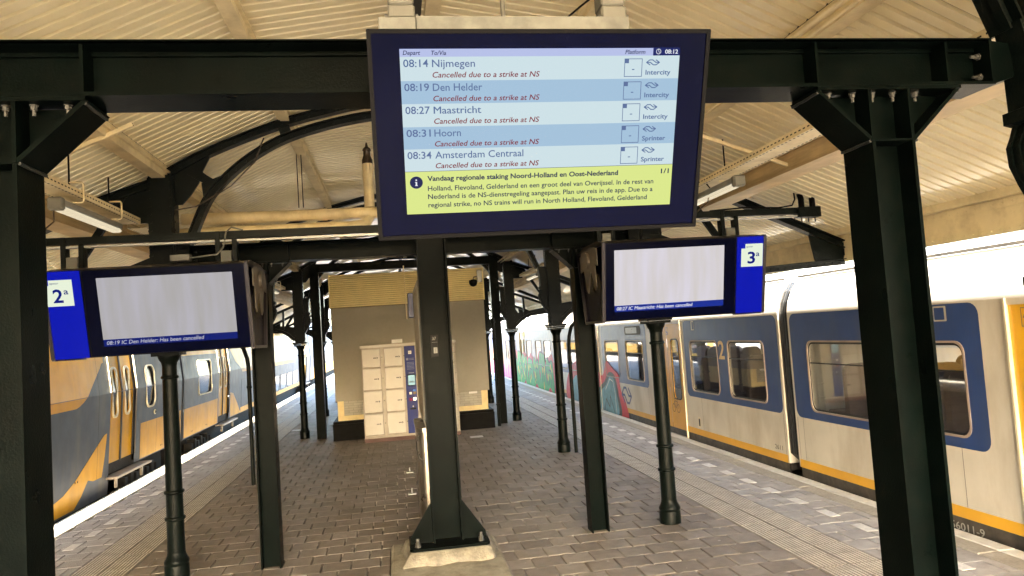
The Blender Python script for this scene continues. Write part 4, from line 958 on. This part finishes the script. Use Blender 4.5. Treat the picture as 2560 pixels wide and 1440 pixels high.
# --- right train
RP = Prof([(5.5, -.25), (5.5, 2.26), (5.53, 2.42), (5.60, 2.58), (5.72, 2.74), (5.9, 2.86), (6.4, 2.93), (6.95, 2.95)], -1)
RQ = Prof([(13.9-a, b) for a, b in RP.p], 1)
def rtrain(label, y0, y1, wins, blues, doors, extras):
    t = thing('train_carriage', label, 'train carriage', (6.95, (y0+y1)/2, -.9), 'white and blue train carriages on the right track'); LB.off = (-6.95, -(y0+y1)/2, .9)
    holes = [rrect(a, b, .93, 1.85, .11) for a, b in wins]+[rrect(a, b, -.02, 2.27, .12) for a, b in doors]
    outer = [(y0, .1), (y1, .1), (y1, 2.26), (y0, 2.26)]
    # lower body as one holed sheet (doors cut out), roof sheet above
    hb_ = [h for h in holes if max(p[1] for p in h) < 2.2]
    segs = []; yc = y0
    for a, b in sorted(doors):
        segs.append((yc, a)); yc = b
    segs.append((yc, y1))
    w = LB()
    for a, b in segs:
        if b-a < .05: continue
        hs = [h for h in hb_ if a < h[0][0] < b]
        sheet([(a, .1), (b, .1), (b, 2.26), (a, 2.26)], RP, 0, hs, w, rim=.05)
    for a, b in doors: sheet([(a, 2.20), (b, 2.20), (b, 2.26), (a, 2.26)], RP, 0, (), w)
    w.build('body_side', T_white, t, fix=False)
    w = LB(); sheet([(y0, 2.26), (y1, 2.26), (y1, 2.95), (y0, 2.95)], RP, 0, (), w)
    for z, o_ in ((2.77, .008),): 
        q_ = [RP.pt(y0, z, o_), RP.pt(y1, z, o_), RP.pt(y1, z+.03, o_+.006), RP.pt(y0, z+.03, o_+.006)]
    w.build('roof_side', T_roof, t, fix=False)
    LB().bar((RP.x(2.74)-.012, y0, 2.765), (RP.x(2.74)-.012, y1, 2.765), .03, .034).build('rain_gutter', T_skirt, t)
    # far side and roof
    w = LB(); sheet([(y0, 2.26), (y1, 2.26), (y1, 2.95), (y0, 2.95)], RQ, 0, (), w); w.build('far_roof_side', T_roof, t, fix=False)
    w = LB()
    for a, b in [(y0, y1)]:
        sheet([(a, .1), (b, .1), (b, 2.26), (a, 2.26)], RQ, 0, hb_, w, rim=.05)
    w.build('far_body_side', T_white, t, fix=False)
    # ends, floor, inner lining
    for y in (y0, y1):
        sec = [(RP.x(z), z) for z in (.1, 2.26, 2.42, 2.58, 2.74, 2.86, 2.93, 2.95)]; sec = sec+[(13.9-a, b) for a, b in sec[::-1]]
        m = LB(); m.prism(sec, xz, y-(.03 if y == y0 else 0), y+(.03 if y == y1 else 0)); m.build('end_wall', T_white, t)
    LB().box(5.56, 8.34, y0+.05, y1-.05, -.02, .16).build('floor', T_under, t)
    LB().box(5.56, 8.34, y0+.05, y1-.05, 2.32, 2.34).build('interior_ceiling', T_int, t)
    il = LB()
    for P_, o_ in ((RP, -.06), (RQ, -.06)): sheet([(y0+.05, .17), (y1-.05, .17), (y1-.05, .9), (y0+.05, .9)], P_, o_, (), il); sheet([(y0+.05, 1.9), (y1-.05, 1.9), (y1-.05, 2.3), (y0+.05, 2.3)], P_, o_, (), il)
    il.build('interior_lining', T_int, t, fix=False)
    # stripes and skirt
    m = LB(); 
    for a, b in segs: sheet([(a, .102), (b, .102), (b, .215), (a, .215)], RP, .004, (), m)
    m.build('yellow_stripe', T_yel, t, fix=False)
    m = LB(); sheet([(y0, -.42), (y1, -.42), (y1, .098), (y0, .098)], RP, -.012, (), m); m.build('skirt', T_skirt, t, fix=False)
    # blue band panels with rounded ends
    for a, b in blues:
        hs = [rrect(p, q, .93, 1.85, .11) for p, q in wins if a < p < b]
        m = LB(); sheet(rrect(a, b, .805, 2.245, .12), RP, .0035, hs, m); m.build('blue_panel', T_blue, t, fix=False)
    for (a, b), h in zip(wins, holes):
        w_ = LB(); ringsheet(h, .022, RP, .004, .012, w_); fr_ = w_.build('window_frame', T_rim, t, fix=False)
        r_ = LB(); hi = rrect(a+.0, b-.0, .93, 1.85, .11); n = len(h); inn = rrect(a+.025, b-.025, .955, 1.825, .09)
        r_.add([RP.pt(*p, -.004) for p in h]+[RP.pt(*p, -.004) for p in inn], [(i, (i+1) % n, n+(i+1) % n, n+i) for i in range(n)]); r_.build('rubber_seal', T_rub, fr_, fix=False)
        g_ = LB(); sheet(inn, RP, -.01, (), g_); g_.build('window_pane', T_glass, fr_, fix=False)
        m = LB(); sheet([(a+.02, 1.56), (b-.02, 1.56), (b-.02, 1.575), (a+.02, 1.575)], RP, -.006, (), m)
        if b-a < 2: m.build('vent_bar', T_rub, fr_, fix=False)
    for a, b in doors:
        mid = (a+b)/2
        for p, q in ((a+.015, mid-.006), (mid+.006, b-.015)):
            win = rrect(p+.2, q-.2, .70, 1.88, .09)
            d = LB(); sheet([(p, -.02), (q, -.02), (q, 2.24), (p, 2.24)], RP, -.014, [win], d, rim=.02); dr = d.build('door_leaf', T_yel, t, fix=False)
            f = LB(); ringsheet(win, .022, RP, -.014, -.006, f); fo = f.build('door_seal', T_rub, dr, fix=False)
            g_ = LB(); sheet(win, RP, -.024, (), g_); g_.build('door_pane', T_glass, dr, fix=False)
        LB().box(5.48, 5.53, a-.01, a+.014, -.02, 2.26).build('door_jamb', T_cream, t); LB().box(5.48, 5.53, b-.014, b+.01, -.02, 2.26).build('door_jamb', T_cream, t)
        LB().box(5.44, 5.56, a, b, -.06, -.022).build('door_sill', T_step, t)
    for y in [y0+.03+k*2.9 for k in range(int((y1-y0)/2.9)+1)]+[y1-.03]:
        if y > 26 or any(a-.1 < y < b+.1 for a, b in doors): continue
        m = LB(); sheet([(y-.003, .22), (y+.003, .22), (y+.003, .80), (y-.003, .80)], RP, .0045, (), m); m.build('panel_seam', T_skirt, t, fix=False)
    # seats
    y = y0+.5
    me = None
    while y < y1-.6:
        if not any(a-.3 < y < b+.3 for a, b in doors) and 2 < y < 24:
            for x in (5.86, 6.34, 7.5, 7.98):
                if me is None:
                    s_ = MB(); s_.prism([(a, b) for a, b in rrect(-.22, .22, .0, .72, .12, 4)], xz, -.045, .045).cbox(-.22, .22, -.48, -.05, -.03, .1, .03).cbox(-.2, .2, -.1, .04, -.2, -.02, .01)
                    so_ = s_.build('seat', T_seat, t); me = so_.data
                else: so_ = bpy.data.objects.new('seat', me); C.objects.link(so_); so_.parent = t
                so_.location = (x-6.95, y-(y0+y1)/2, .84+.9)
                if int(y*2) % 2: so_.rotation_euler = (0, 0, math.pi)
        y += .88
    # bogies
    for yb2 in (y0+1.6, y1-1.6):
        b_ = LB(); b_.box(5.75, 8.15, yb2-1.1, yb2+1.1, -.62, -.40)
        for s in (-.9, .9):
            for x in (6.15, 7.6): b_.tube([(x, yb2+s, -.45), (x+.12, yb2+s, -.45)], .44, 20)
        b_.build('bogie', T_under, t)
    if extras: extras(t)
    return t
def ex_near(t):
    m = LB(); text(m, '56011-9', 6.90, 6.46, -.035, .075, lambda a, b, d: (5.508-.0, a, b), 0, .01); m.build('running_number', M_wprint2, t, fix=False)
    for a, b in ((6.83, 6.68),):
        m = LB(); sheet(rrect(6.66, 6.84, 2.07, 2.225, .01), RP, .006, (), m); m.build('camera_recess', T_white, t, fix=False)
        m = LB(); sheet(rrect(6.685, 6.825, 2.085, 2.21, .01), RP, .008, (), m); m.build('camera_glass', T_blue, t, fix=False)
    m = LB(); sheet([(5.60, 2.0), (5.78, 2.0), (5.78, 2.17), (5.60, 2.17)], RP, -.011, [[(5.605, 2.005), (5.775, 2.005), (5.775, 2.165), (5.605, 2.165)]], m)
    q = lambda a, b, d: (5.5+.011-d, a, b); stroke(m, [(5.74, 2.09), (5.63, 2.045)], .035, q, .002); stroke(m, [(5.72, 2.15), (5.72, 2.10)], .008, q, .003); m.build('door_pictogram', T_blue, t, fix=False)
def ex_mid(t):
    q = lambda a, b, d: (5.5-d, a, b)
    m = LB(); text(m, '2', 12.075, 11.84, 1.555, .30, q, .006, .02); m.build('class_number', mat('class_number_cream', (.72, .55, .30), .5), t, fix=False)
    m = LB(); text(m, '2611', 10.38, 10.16, .262, .065, q, .003, .0); m.build('carriage_number', M_print, t, fix=False)
    m = LB(); arrows_logo(m, 17.87, 17.12, .34, .70, .055, q, .006); m.build('operator_emblem', T_blue, t, fix=False)
    m = LB(); sheet(rrect(13.06, 13.19, 2.06, 2.23, .01), RP, .007, (), m); m.build('camera_recess', T_white, t, fix=False)
    m = LB(); sheet(rrect(13.065, 13.15, 2.075, 2.215, .01), RP, .009, (), m); m.build('camera_glass', T_blue, t, fix=False)
    m = LB(); sheet(rrect(13.08, 13.20, .24, .44, .02), RP, .004, (), m); m.build('access_hatch', T_cream, t, fix=False)
    m = LB(); sheet(rrect(13.105, 13.175, .27, .41, .02), RP, .006, (), m); m.build('hatch_recess', T_rub, t, fix=False)
    m = LB(); sheet(rrect(16.12, 17.3, 2.0, 2.20, .06), RP, .006, (), m); m.build('display_surround', T_skirt, t, fix=False)
    m = LB(); sheet(rrect(16.38, 17.22, 2.03, 2.17, .02), RP, .008, (), m); m.build('destination_display', mat('display_glass', (.22, .22, .17), .3), t, fix=False)
    # bicycle pictogram on the door
    m = LB(); qd = lambda a, b, d: (5.514-d, a, b)
    for c in (14.42, 14.18):
        ring = [(c+.08*math.cos(k_*math.pi/8), .50+.08*math.sin(k_*math.pi/8)) for k_ in range(17)]; stroke(m, ring, .012, qd, .003)
    stroke(m, [(14.42, .5), (14.36, .64), (14.22, .64), (14.18, .5)], .012, qd, .005); stroke(m, [(14.36, .64), (14.30, .5), (14.22, .64), (14.2, .70), (14.16, .71)], .012, qd, .006); stroke(m, [(14.38, .68), (14.34, .68)], .014, qd, .007)
    m.build('bicycle_pictogram', M_brown, t, fix=False)
    m = LB(); sheet([(14.44, 1.98), (14.56, 1.98), (14.56, 2.13), (14.44, 2.13)], RP, -.010, [[(14.447, 1.987), (14.553, 1.987), (14.553, 2.123), (14.447, 2.123)]], m); stroke(m, [(14.53, 2.05), (14.46, 2.01)], .02, qd, .006); m.build('door_pictogram', T_blue, t, fix=False)
    # graffiti at the far end of this carriage
    m = LB(); sheet(curve_loop([(17.5, -.1), (17.62, .35), (17.95, .62), (18.1, 1.0), (18.5, 1.12), (19.1, 1.32), (19.3, 1.1), (19.6, .9), (20.2, 1.0), (20.2, .1), (19, -.12)]), RP, .005, (), m); m.build('graffiti', G_red, t, fix=False)
    m = LB(); sheet(curve_loop([(18.1, -.08), (18.15, .5), (18.4, .95), (18.9, 1.02), (19.4, .75), (20.0, .5), (20.1, -.05)]), RP, .0062, (), m); m.build('graffiti', G_blk, t, fix=False)
    m = LB(); sheet(curve_loop([(18.3, -.07), (18.33, .5), (18.5, .86), (18.85, .92), (19.3, .65), (19.8, .45), (19.95, -.04)]), RP, .0074, (), m); m.build('graffiti', G_blu, t, fix=False)
    m = LB(); qq = lambda a, b, d: (5.5-d, a, b); stroke(m, [(18.42, -.05), (18.45, .5), (18.58, .80), (18.85, .85), (19.3, .55)], .03, qq, .009); m.build('graffiti', G_wht, t, fix=False)
    m = LB(); stroke(m, [(18.6, .0), (18.9, .4), (19.0, .1), (19.3, .3), (19.5, .0)], .035, qq, .0095); m.build('graffiti', G_blk, t, fix=False)
    for (z0_, P) in ((0, [(20.4, 0), (20.6, .8), (21.2, 1.1), (21.9, .7), (22.3, 1.2), (23.2, 1.0), (23.9, .5), (23.9, -.05), (22, -.1)]),):
        m = LB(); sheet(curve_loop(P), RP, .005, (), m); m.build('graffiti', G_red, t, fix=False)
        m = LB(); sheet(curve_loop([(20.8, .0), (21.2, .6), (21.8, .45), (22.2, .8), (23, .6), (23.2, .0)]), RP, .0065, (), m); m.build('graffiti', G_blu, t, fix=False)
def ex_far(t):
    q = lambda a, b, d: (5.5-d, a, b); rnd = random.Random(3)
    m = LB(); P = [(25.9, -.1)]+[(25.9+i*.62, 1.22+.16*math.sin(i*2.1)+.08*math.sin(i*5)) for i in range(15)]+[(35, -.1)]
    sheet(curve_loop(P), RP, .005, (), m); m.build('graffiti', G_red, t, fix=False)
    G = [LB(), LB(), LB(), LB()]
    for i in range(7):
        y = 26.6+i*1.3; h = 1.18+.15*math.sin(i*1.7); w_ = .62
        for mb_, g_, o_ in ((G[0], .05, .0065+i*.0002), (G[1], 0, .0095+i*.0002)):
            sheet(curve_loop([(y-w_-g_, -.1), (y-w_*1.02-g_, h*.5), (y-w_*.8, h*.92+g_), (y-w_*.1, h*(1.02 if i % 2 else .86)+g_), (y+w_*.7, h+g_), (y+w_*.98+g_, h*.62), (y+w_*.7+g_, h*.42), (y+w_+g_, h*.1), (y+w_*.8+g_, -.1), (y+w_*.1, (-.1 if i % 2 else .12))]), RP, o_, (), mb_)
        for j in range(5):
            cy, cz, r = y+rnd.uniform(-.45, .45), rnd.uniform(.1, h*.75), rnd.uniform(.05, .12)
            sheet(curve_loop([(cy-r, cz), (cy, cz+r*1.5), (cy+r, cz), (cy, cz-r*1.4)], 3), RP, .0125+j*.0002, (), G[2])
        stroke(G[3], [(y-.25, .15), (y-.3, h*.62), (y+.1, h*.66), (y+.0, h*.35), (y+.28, .2)], .055, q, .0135+(i % 3)*.0005)
    for mb_, mt in zip(G, (G_blk, G_green, G_yel, G_blk)): stuff(mb_.build('graffiti', mt, t, fix=False))
    A = LB(); Bq = LB()
    for i in range(12):
        y = 36+i*.7; h = 1.2+.3*math.sin(i*2.3)
        sheet(curve_loop([(y-.36, -.1), (y-.3, h*.6), (y, h), (y+.3, h*.6), (y+.36, -.1)]), RP, .0055+i*.0001, (), A)
        sheet(curve_loop([(y-.2, -.1), (y-.15, h*.3), (y, h*.5), (y+.18, h*.3), (y+.2, -.1)]), RP, .0085+i*.0001, (), Bq)
    stuff(A.build('graffiti', G_oran, t, fix=False)); stuff(Bq.build('graffiti', G_pink, t, fix=False))
    m = LB(); sheet([(31.4, 2.02), (32.2, 2.02), (32.2, 2.18), (31.4, 2.18)], RP, .006, (), m); m.build('door_notice', G_yel, t, fix=False)
rtrain('nearest white and blue carriage with yellow door, at the right edge of the picture', -5, 9.70, [(8.12-1.0+.0, 9.27), (5.3+1.2, 6.9)] if False else [(7.98, 9.27), (6.49, 7.7), (2.4, 3.6), (.6, 1.8)], [(6.25, 9.68), (.2, 4.0)], [(4.55, 5.93)], ex_near)
rtrain('white and blue carriage with a large 2 and two yellow doors, behind the right sign', 10.03, 25.3, [(10.49, 11.71), (12.14, 13.33), (16.06, 17.31), (17.94, 19.13), (22.0, 23.2), (23.6, 24.8)], [(10.05, 13.60), (15.79, 19.42), (21.6, 25.25)], [(13.75, 15.36), (19.72, 21.2)], ex_mid)
rtrain('far right carriage covered in green and pink graffiti', 25.7, 55, [(26.2, 27.4), (27.9, 29.1), (30.0, 31.2), (34, 35.2), (36, 37.2), (40, 41.2)], [(25.8, 31.3), (33.4, 38.2), (39.6, 46)], [(31.6, 32.9), (38.4, 39.5)], ex_far)
for a, b, l in ((9.73, 10.0, 'black ribbed gangway bellows between the two nearest right carriages'), (25.33, 25.67, 'black ribbed gangway bellows before the graffiti carriage')):
    t = thing('gangway_bellows', l, 'bellows', (6.95, (a+b)/2, 0), 'gangway bellows of the right train')
    n = 4
    for i in range(n):
        y = (i+.5)/n*(b-a)-(b-a)/2; sec = [(RP.x(z)+.02-6.95, z) for z in (.05, .25, 2.1, 2.26, 2.42, 2.58, 2.7)]; sec[0] = (sec[0][0]+.2, sec[0][1]); sec = sec+[(-p, z) for p, z in sec[::-1]]
        MB().prism(sec, xz, y-.022, y+.022).build('fold', T_rub, t)
    MB().box(-1.15, 1.15, -(b-a)/2+.01, (b-a)/2-.01, .1, 2.6).build('inner_tunnel', T_rub, t)

# --- left train (double-deck, bent side)
LP = Prof([(-5.07, -.10), (-5.045, .2), (-4.95, 1.65), (-5.11, 3.35), (-5.3, 3.72), (-5.7, 3.88), (-6.4, 3.93)], 1)
LQ = Prof([(-12.8-a, b) for a, b in LP.p], -1)
def pill(yc, zc0, zc1, w, r=None): return rrect(yc-w/2, yc+w/2, zc0, zc1, r or w/2, 6)
def ltrain(label, y0, y1, zbot, doors, wins, decals, extra=None, lowwins=(), upwins=()):
    t = thing('train_carriage', label, 'train carriage', (-6.4, (y0+y1)/2, -.9), 'grey and yellow double-deck carriages on the left track'); LB.off = (6.4, -(y0+y1)/2, .9)
    w = LB(); yc = y0
    for a, b in sorted(doors)+[(y1, y1)]:
        sheet([(yc, zbot(yc)), (a, zbot(yc)), (a, 3.93), (yc, 3.93)], LP, 0, [h for h in wins if yc < h[0][0] < a], w, rim=.03); yc = b
    for a, b in doors: sheet([(a, 2.55), (b, 2.55), (b, 3.93), (a, 3.93)], LP, 0, (), w)
    w.build('body_side', T_grey, t, fix=False)
    w = LB(); sheet([(y0, .2), (y1, .2), (y1, 3.93), (y0, 3.93)], LQ, 0, (), w); w.build('far_body_side', T_grey, t, fix=False)
    sec = [(LP.x(z)-.012, z) for z in (.22, 1.65, 3.35, 3.72, 3.88, 3.93)]; sec = sec+[(-12.8-a, b) for a, b in sec[::-1]]
    for y in (y0+.002, y1-.032): LB().prism(sec, xz, y, y+.03).build('end_wall', T_grey, t)
    LB().box(-7.6, -5.4, y0+.3, y1-.3, -.6, .18).build('underframe', T_under, t)
    for h in wins:
        f = LB(); ringsheet(h, .03, LP, .0, .022, f); fo = f.build('window_frame', T_cream, t, fix=False)
        g_ = LB(); sheet(h, LP, -.028, (), g_); g_.build('window_pane', T_dglass, fo, fix=False)
        n = len(h); r_ = LB(); r_.add([LP.pt(*p, -.001) for p in h]+[LP.pt(*p, -.03) for p in h], [(i, (i+1) % n, n+(i+1) % n, n+i) for i in range(n)]); r_.build('window_reveal', T_rub, fo, fix=False)
    for h in list(lowwins)+list(upwins):
        f = LB(); ringsheet(h, .035, LP, .0, .012, f); fo = f.build('window_frame', T_rub, t, fix=False)
        g_ = LB(); sheet(h, LP, .004, (), g_); g_.build('window_pane', T_dglass, fo, fix=False)
    for a, b in doors:
        mid = (a+b)/2
        for p, q_ in ((a+.04, mid-.025), (mid+.025, b-.04)):
            h = pill((p+q_)/2, 1.22, 2.07, .20)
            d = LB(); sheet([(p, .42), (q_, .42), (q_, 2.53), (p, 2.53)], LP, -.045, [h], d, rim=.02); dr = d.build('door_leaf', T_lyel, t, fix=False)
            f = LB(); ringsheet(h, .032, LP, -.045, -.018, f); f.build('door_window_frame', T_cream, dr, fix=False)
            g_ = LB(); sheet(h, LP, -.06, (), g_); g_.build('door_pane', T_dglass, dr, fix=False)
        m = LB()
        for y in (a, b, mid): 
            for z0_, z1_ in ((.42, 1.65), (1.65, 2.53)): m.bar(LP.pt(y, z0_, -.045), LP.pt(y, z1_, -.045), .05 if y == mid else .03, .03, (0, 1, 0))
        m.build('door_seal', T_rub, t)
        m = LB(); m.bar(LP.pt(b+.01, .42, .006), LP.pt(b+.01, 1.65, .006), .02, .016, (0, 1, 0)); m.build('lower_jamb', T_skirt, t)
        LB().bar(LP.pt(b+.012, 1.66, .008), LP.pt(b+.012, 2.55, .008), .03, .022, (0, 1, 0)).build('upper_jamb', T_cream, t); LB().bar(LP.pt(a-.012, 1.66, .008), LP.pt(a-.012, 2.55, .008), .02, .012, (0, 1, 0)).build('upper_jamb', T_cream, t)
        LB().box(-5.3, -5.08, a, b, .25, .415).build('door_threshold', T_under, t)
        m = LB(); m.cbox(-5.10, -4.86, a-.1, b+.45, .175, .215, .006); m.build('boarding_step', T_step, t)
        LB().box(-4.99, -4.95, a+.1, a+.16, .0, .174).build('step_bracket', T_step, t); LB().box(-4.99, -4.95, b+.15, b+.21, -.02, .174).build('step_bracket', T_step, t)
    for poly, mt in decals:
        m = LB(); sheet(poly, LP, .004, (), m); m.build('yellow_livery' if mt is T_lyel else 'livery_panel', mt, t, fix=False)
    for yb2 in (y0+2.2, y1-2.2):
        b_ = LB(); b_.box(-7.5, -5.25, yb2-1.2, yb2+1.2, -.62, -.2)
        for s in (-.9, .9): b_.tube([(-5.55, yb2+s, -.45), (-5.4, yb2+s, -.45)], .44, 20)
        for k_ in range(7): b_.box(-5.35, -5.16, yb2-1.0+k_*.3, yb2-.85+k_*.3, -.35+.08*(k_ % 3), .08*(k_ % 2))
        b_.build('bogie', T_under, t)
    for y in [y0+.04+k*3.05 for k in range(int((y1-y0)/3.05)+1)]+[y1-.04]:
        if y > 30 or any(a-.1 < y < b+.1 for a, b in doors) or any(min(p[0] for p in h)-.06 < y < max(p[0] for p in h)+.06 for h in wins): continue
        m = LB(); sheet([(y-.004, .26), (y+.004, .26), (y+.004, 3.3), (y-.004, 3.3)], LP, .0055, (), m); m.build('panel_seam', T_under, t, fix=False)
    m = LB(); m.bar(LP.pt(y0, 1.648, .002), LP.pt(y1, 1.648, .002), .006, .008); m.build('waist_moulding', T_grey, t)
    for y in [y0+.7+k*1.4 for k in range(int((y1-y0)/1.4))]:
        if 8 < y < 30 and not any(a-.2 < y < b+.6 for a, b in doors):
            for dy in (0, .09):
                m = LB(); m.tube([LP.pt(y+dy, .36, .0055), LP.pt(y+dy, .36, .0065)], .018, 8); m.build('jacking_hole', T_under, t)
    if extra: extra(t)
    return t
up_near = curve_loop([(5, 3.4), (5, 1.5)], 1)+[(12.35, 1.5)]+[(12.45, 1.502), (12.58, 1.53), (12.72, 1.58), (12.88, 1.66), (13.1, 1.82), (13.5, 2.10), (13.58, 2.17), (13.66, 2.19), (13.66, 2.27), (13.62, 3.4)]
low_near = [(13.73, .97), (13.62, .955), (13.48, .89), (13.0, .64), (12.5, .38), (12.1, .24), (11.4, .12), (10.0, .05), (10.0, -.05), (12.50, -.05), (12.75, .1), (12.99, .31), (13.2, .26), (13.56, .26), (13.66, .6)]
def ex_la(t):
    m = LB(); q = LP.pt(16.25, 1.1, .0); 
    m.tube([q, LP.pt(16.25, 1.1, .02)], .05, 14); m.build('round_button', T_cream, t)
    m = LB(); q = LP.pt(16.25, 1.1, .0); m.tube([LP.pt(16.25, 1.1, .021), LP.pt(16.25, 1.1, .026)], .03, 14); m.build('button_face', T_rub, t)
ltrain('nearest grey and yellow double-deck carriage with sliding doors and step, left side', -5, 18.2, lambda y: .25 if y > 10 else -.08, [(13.86, 15.12)], [pill(15.98, 1.25, 2.05, .5, .17)],
       [(up_near, T_lyel), (low_near, T_lyel), ([(15.42, .27), (18.15, .27), (18.15, .62), (16.3, .955), (15.42, .955)][0:2]+[(18.15, .955), (15.42, .955)], T_lyel)], ex_la)
m = None
body_low = thing('coupling_gear', 'dark gangway and coupling gear between the left carriages', 'coupling', (-6.4, 18.27, 0))
MB().box(-1.1, 1.1, -.05, .05, .1, 3.3).build('gangway', T_rub, body_low)
up2 = [(18.36, 2.20), (21.65, 2.20), (21.65, 3.4), (18.36, 3.4)]
y2 = [(18.42, .27), (21.72, .27), (21.72, .945), (18.42, .945)]
y3 = [(23.3, .27), (24.8, .27), (24.3, .6), (23.7, .95), (23.3, 1.0)]
y4 = [(24.3, 3.2), (23.6, 2.25), (24.1, 1.9), (24.7, 1.7), (25.0, 1.55), (29, 1.5), (37.5, 1.5), (37.5, 3.2)]
def ex_lb(t):
    for a, b, c, d in ((24.9, 26.0, .45, 1.3), (26.3, 27.4, .45, 1.3)):
        m = LB(); h = rrect(a, b, c, d, .06); ringsheet(h, .015, LP, .0, .006, m); m.build('equipment_hatch', T_rub, t, fix=False)
    m = LB(); sheet([(24.8, .26), (41, .26), (41, .42), (24.8, .42)], LP, .005, (), m); m.build('yellow_livery', T_lyel, t, fix=False)
ltrain('second grey and yellow double-deck carriage with a square window, left side', 18.36, 43.9, lambda y: .25, [(21.82, 23.12), (41.0, 42.3)], [rrect(19.68, 20.98, 1.2, 2.04, .12)],
       [(up2, T_lyel), (y2, T_lyel), (y3, T_lyel), (y4, T_lyel)], ex_lb, lowwins=[rrect(29.2+i*1.95, 30.75+i*1.95, .45, 1.05, .12) for i in range(5)], upwins=[rrect(25.2+i*2.4, 27.1+i*2.4, 2.45, 3.0, .12) for i in range(6)])
ltrain('farthest double-deck carriage on the left, lit by the sun', 44.3, 70, lambda y: .25, [], [], [([(44.5, .26), (69.8, .26), (69.8, .9), (44.5, .9)], T_lyel)], None, lowwins=[rrect(46+i*2, 47.5+i*2, 1.0, 1.5, .12) for i in range(8)])

# ------------------------------------------------------------------ beyond: opposite platform, fence, parked train, trees
t = thing('opposite_platform', 'low concrete platform across the tracks, seen through the train windows', 'platform', (14, 20, -.95))
MB().box(-1.8, 6, -40, 60, 0, .9).build('platform_body', M_cop, t)
fn = thing('railing', 'white metal railing on the opposite platform, seen through the train windows', 'railing', (13.2, 20, -.05))
for zz in (.35, .65, 1.0): MB().tube([(0, -25, zz), (0, 35, zz)], .022, 6).build('rail_tube', G_wht, fn)
for i in range(41): MB().tube([(0, -25+i*1.5, 0), (0, -25+i*1.5, 1.0)], .022, 6).build('upright', G_wht, fn)
t = thing('parked_train', 'blue, yellow and white train standing beyond the opposite platform, seen through the windows', 'train', (21, 12, -.9))
MB().box(0, 2.8, -20, 40, .3, 3.6).build('body_shell', T_white, t)
for i in range(5): MB().box(-.01, -.003, -18+i*11, -10+i*11, 1.9, 3.0).build('blue_band', T_blue, t); MB().box(-.012, -.003, -9.2+i*11, -7.8+i*11, .6, 3.2).build('yellow_door', T_yel, t)
M_leaf = mat('leaf_green', (.06, .10, .03), .6, rnd=[(.8, 1, .5), (1.3, 1.2, .7), (.6, .8, .6)], var=.2); M_bark = mat('bark', (.08, .06, .045), .9, bump=.6, bscale=20)
def tree(x, y, h, r, lab):
    t = thing('tree', lab, 'tree', (x, y, -.95), 'trees beyond the tracks')
    MB().lathe(0, 0, [(.3, 0), (.2, h*.3), (.1, h*.7)], 8).build('trunk', M_bark, t)
    m = MB(); rn = random.Random(int(x*7+y))
    for i in range(1800):
        d = Vector((rn.gauss(0, 1), rn.gauss(0, 1), rn.gauss(0, 1))).normalized()*r*rn.uniform(.45, 1)**.5; c = Vector((0, 0, h*.65))+Vector((d.x, d.y, d.z*.9))
        c += Vector((math.sin(d.x*3), math.cos(d.y*3), math.sin(d.z*2)))*.3; a = Vector((rn.gauss(0, 1), rn.gauss(0, 1), rn.gauss(0, 1))).normalized()*.22; b = a.cross(Vector((rn.random(), rn.random(), rn.random()))).normalized()*.16
        m.add([c-a, c+b, c+a, c-b], [(0, 1, 2, 3)])
    m.build('crown', M_leaf, t, fix=False)
tree(30, 62, 7, 2.8, 'round green tree seen through the carriage windows, left one'); tree(34, 48, 8, 3.2, 'green tree seen through the carriage windows, middle one'); tree(38, 26, 7.5, 3, 'green tree beyond the parked train, right one')
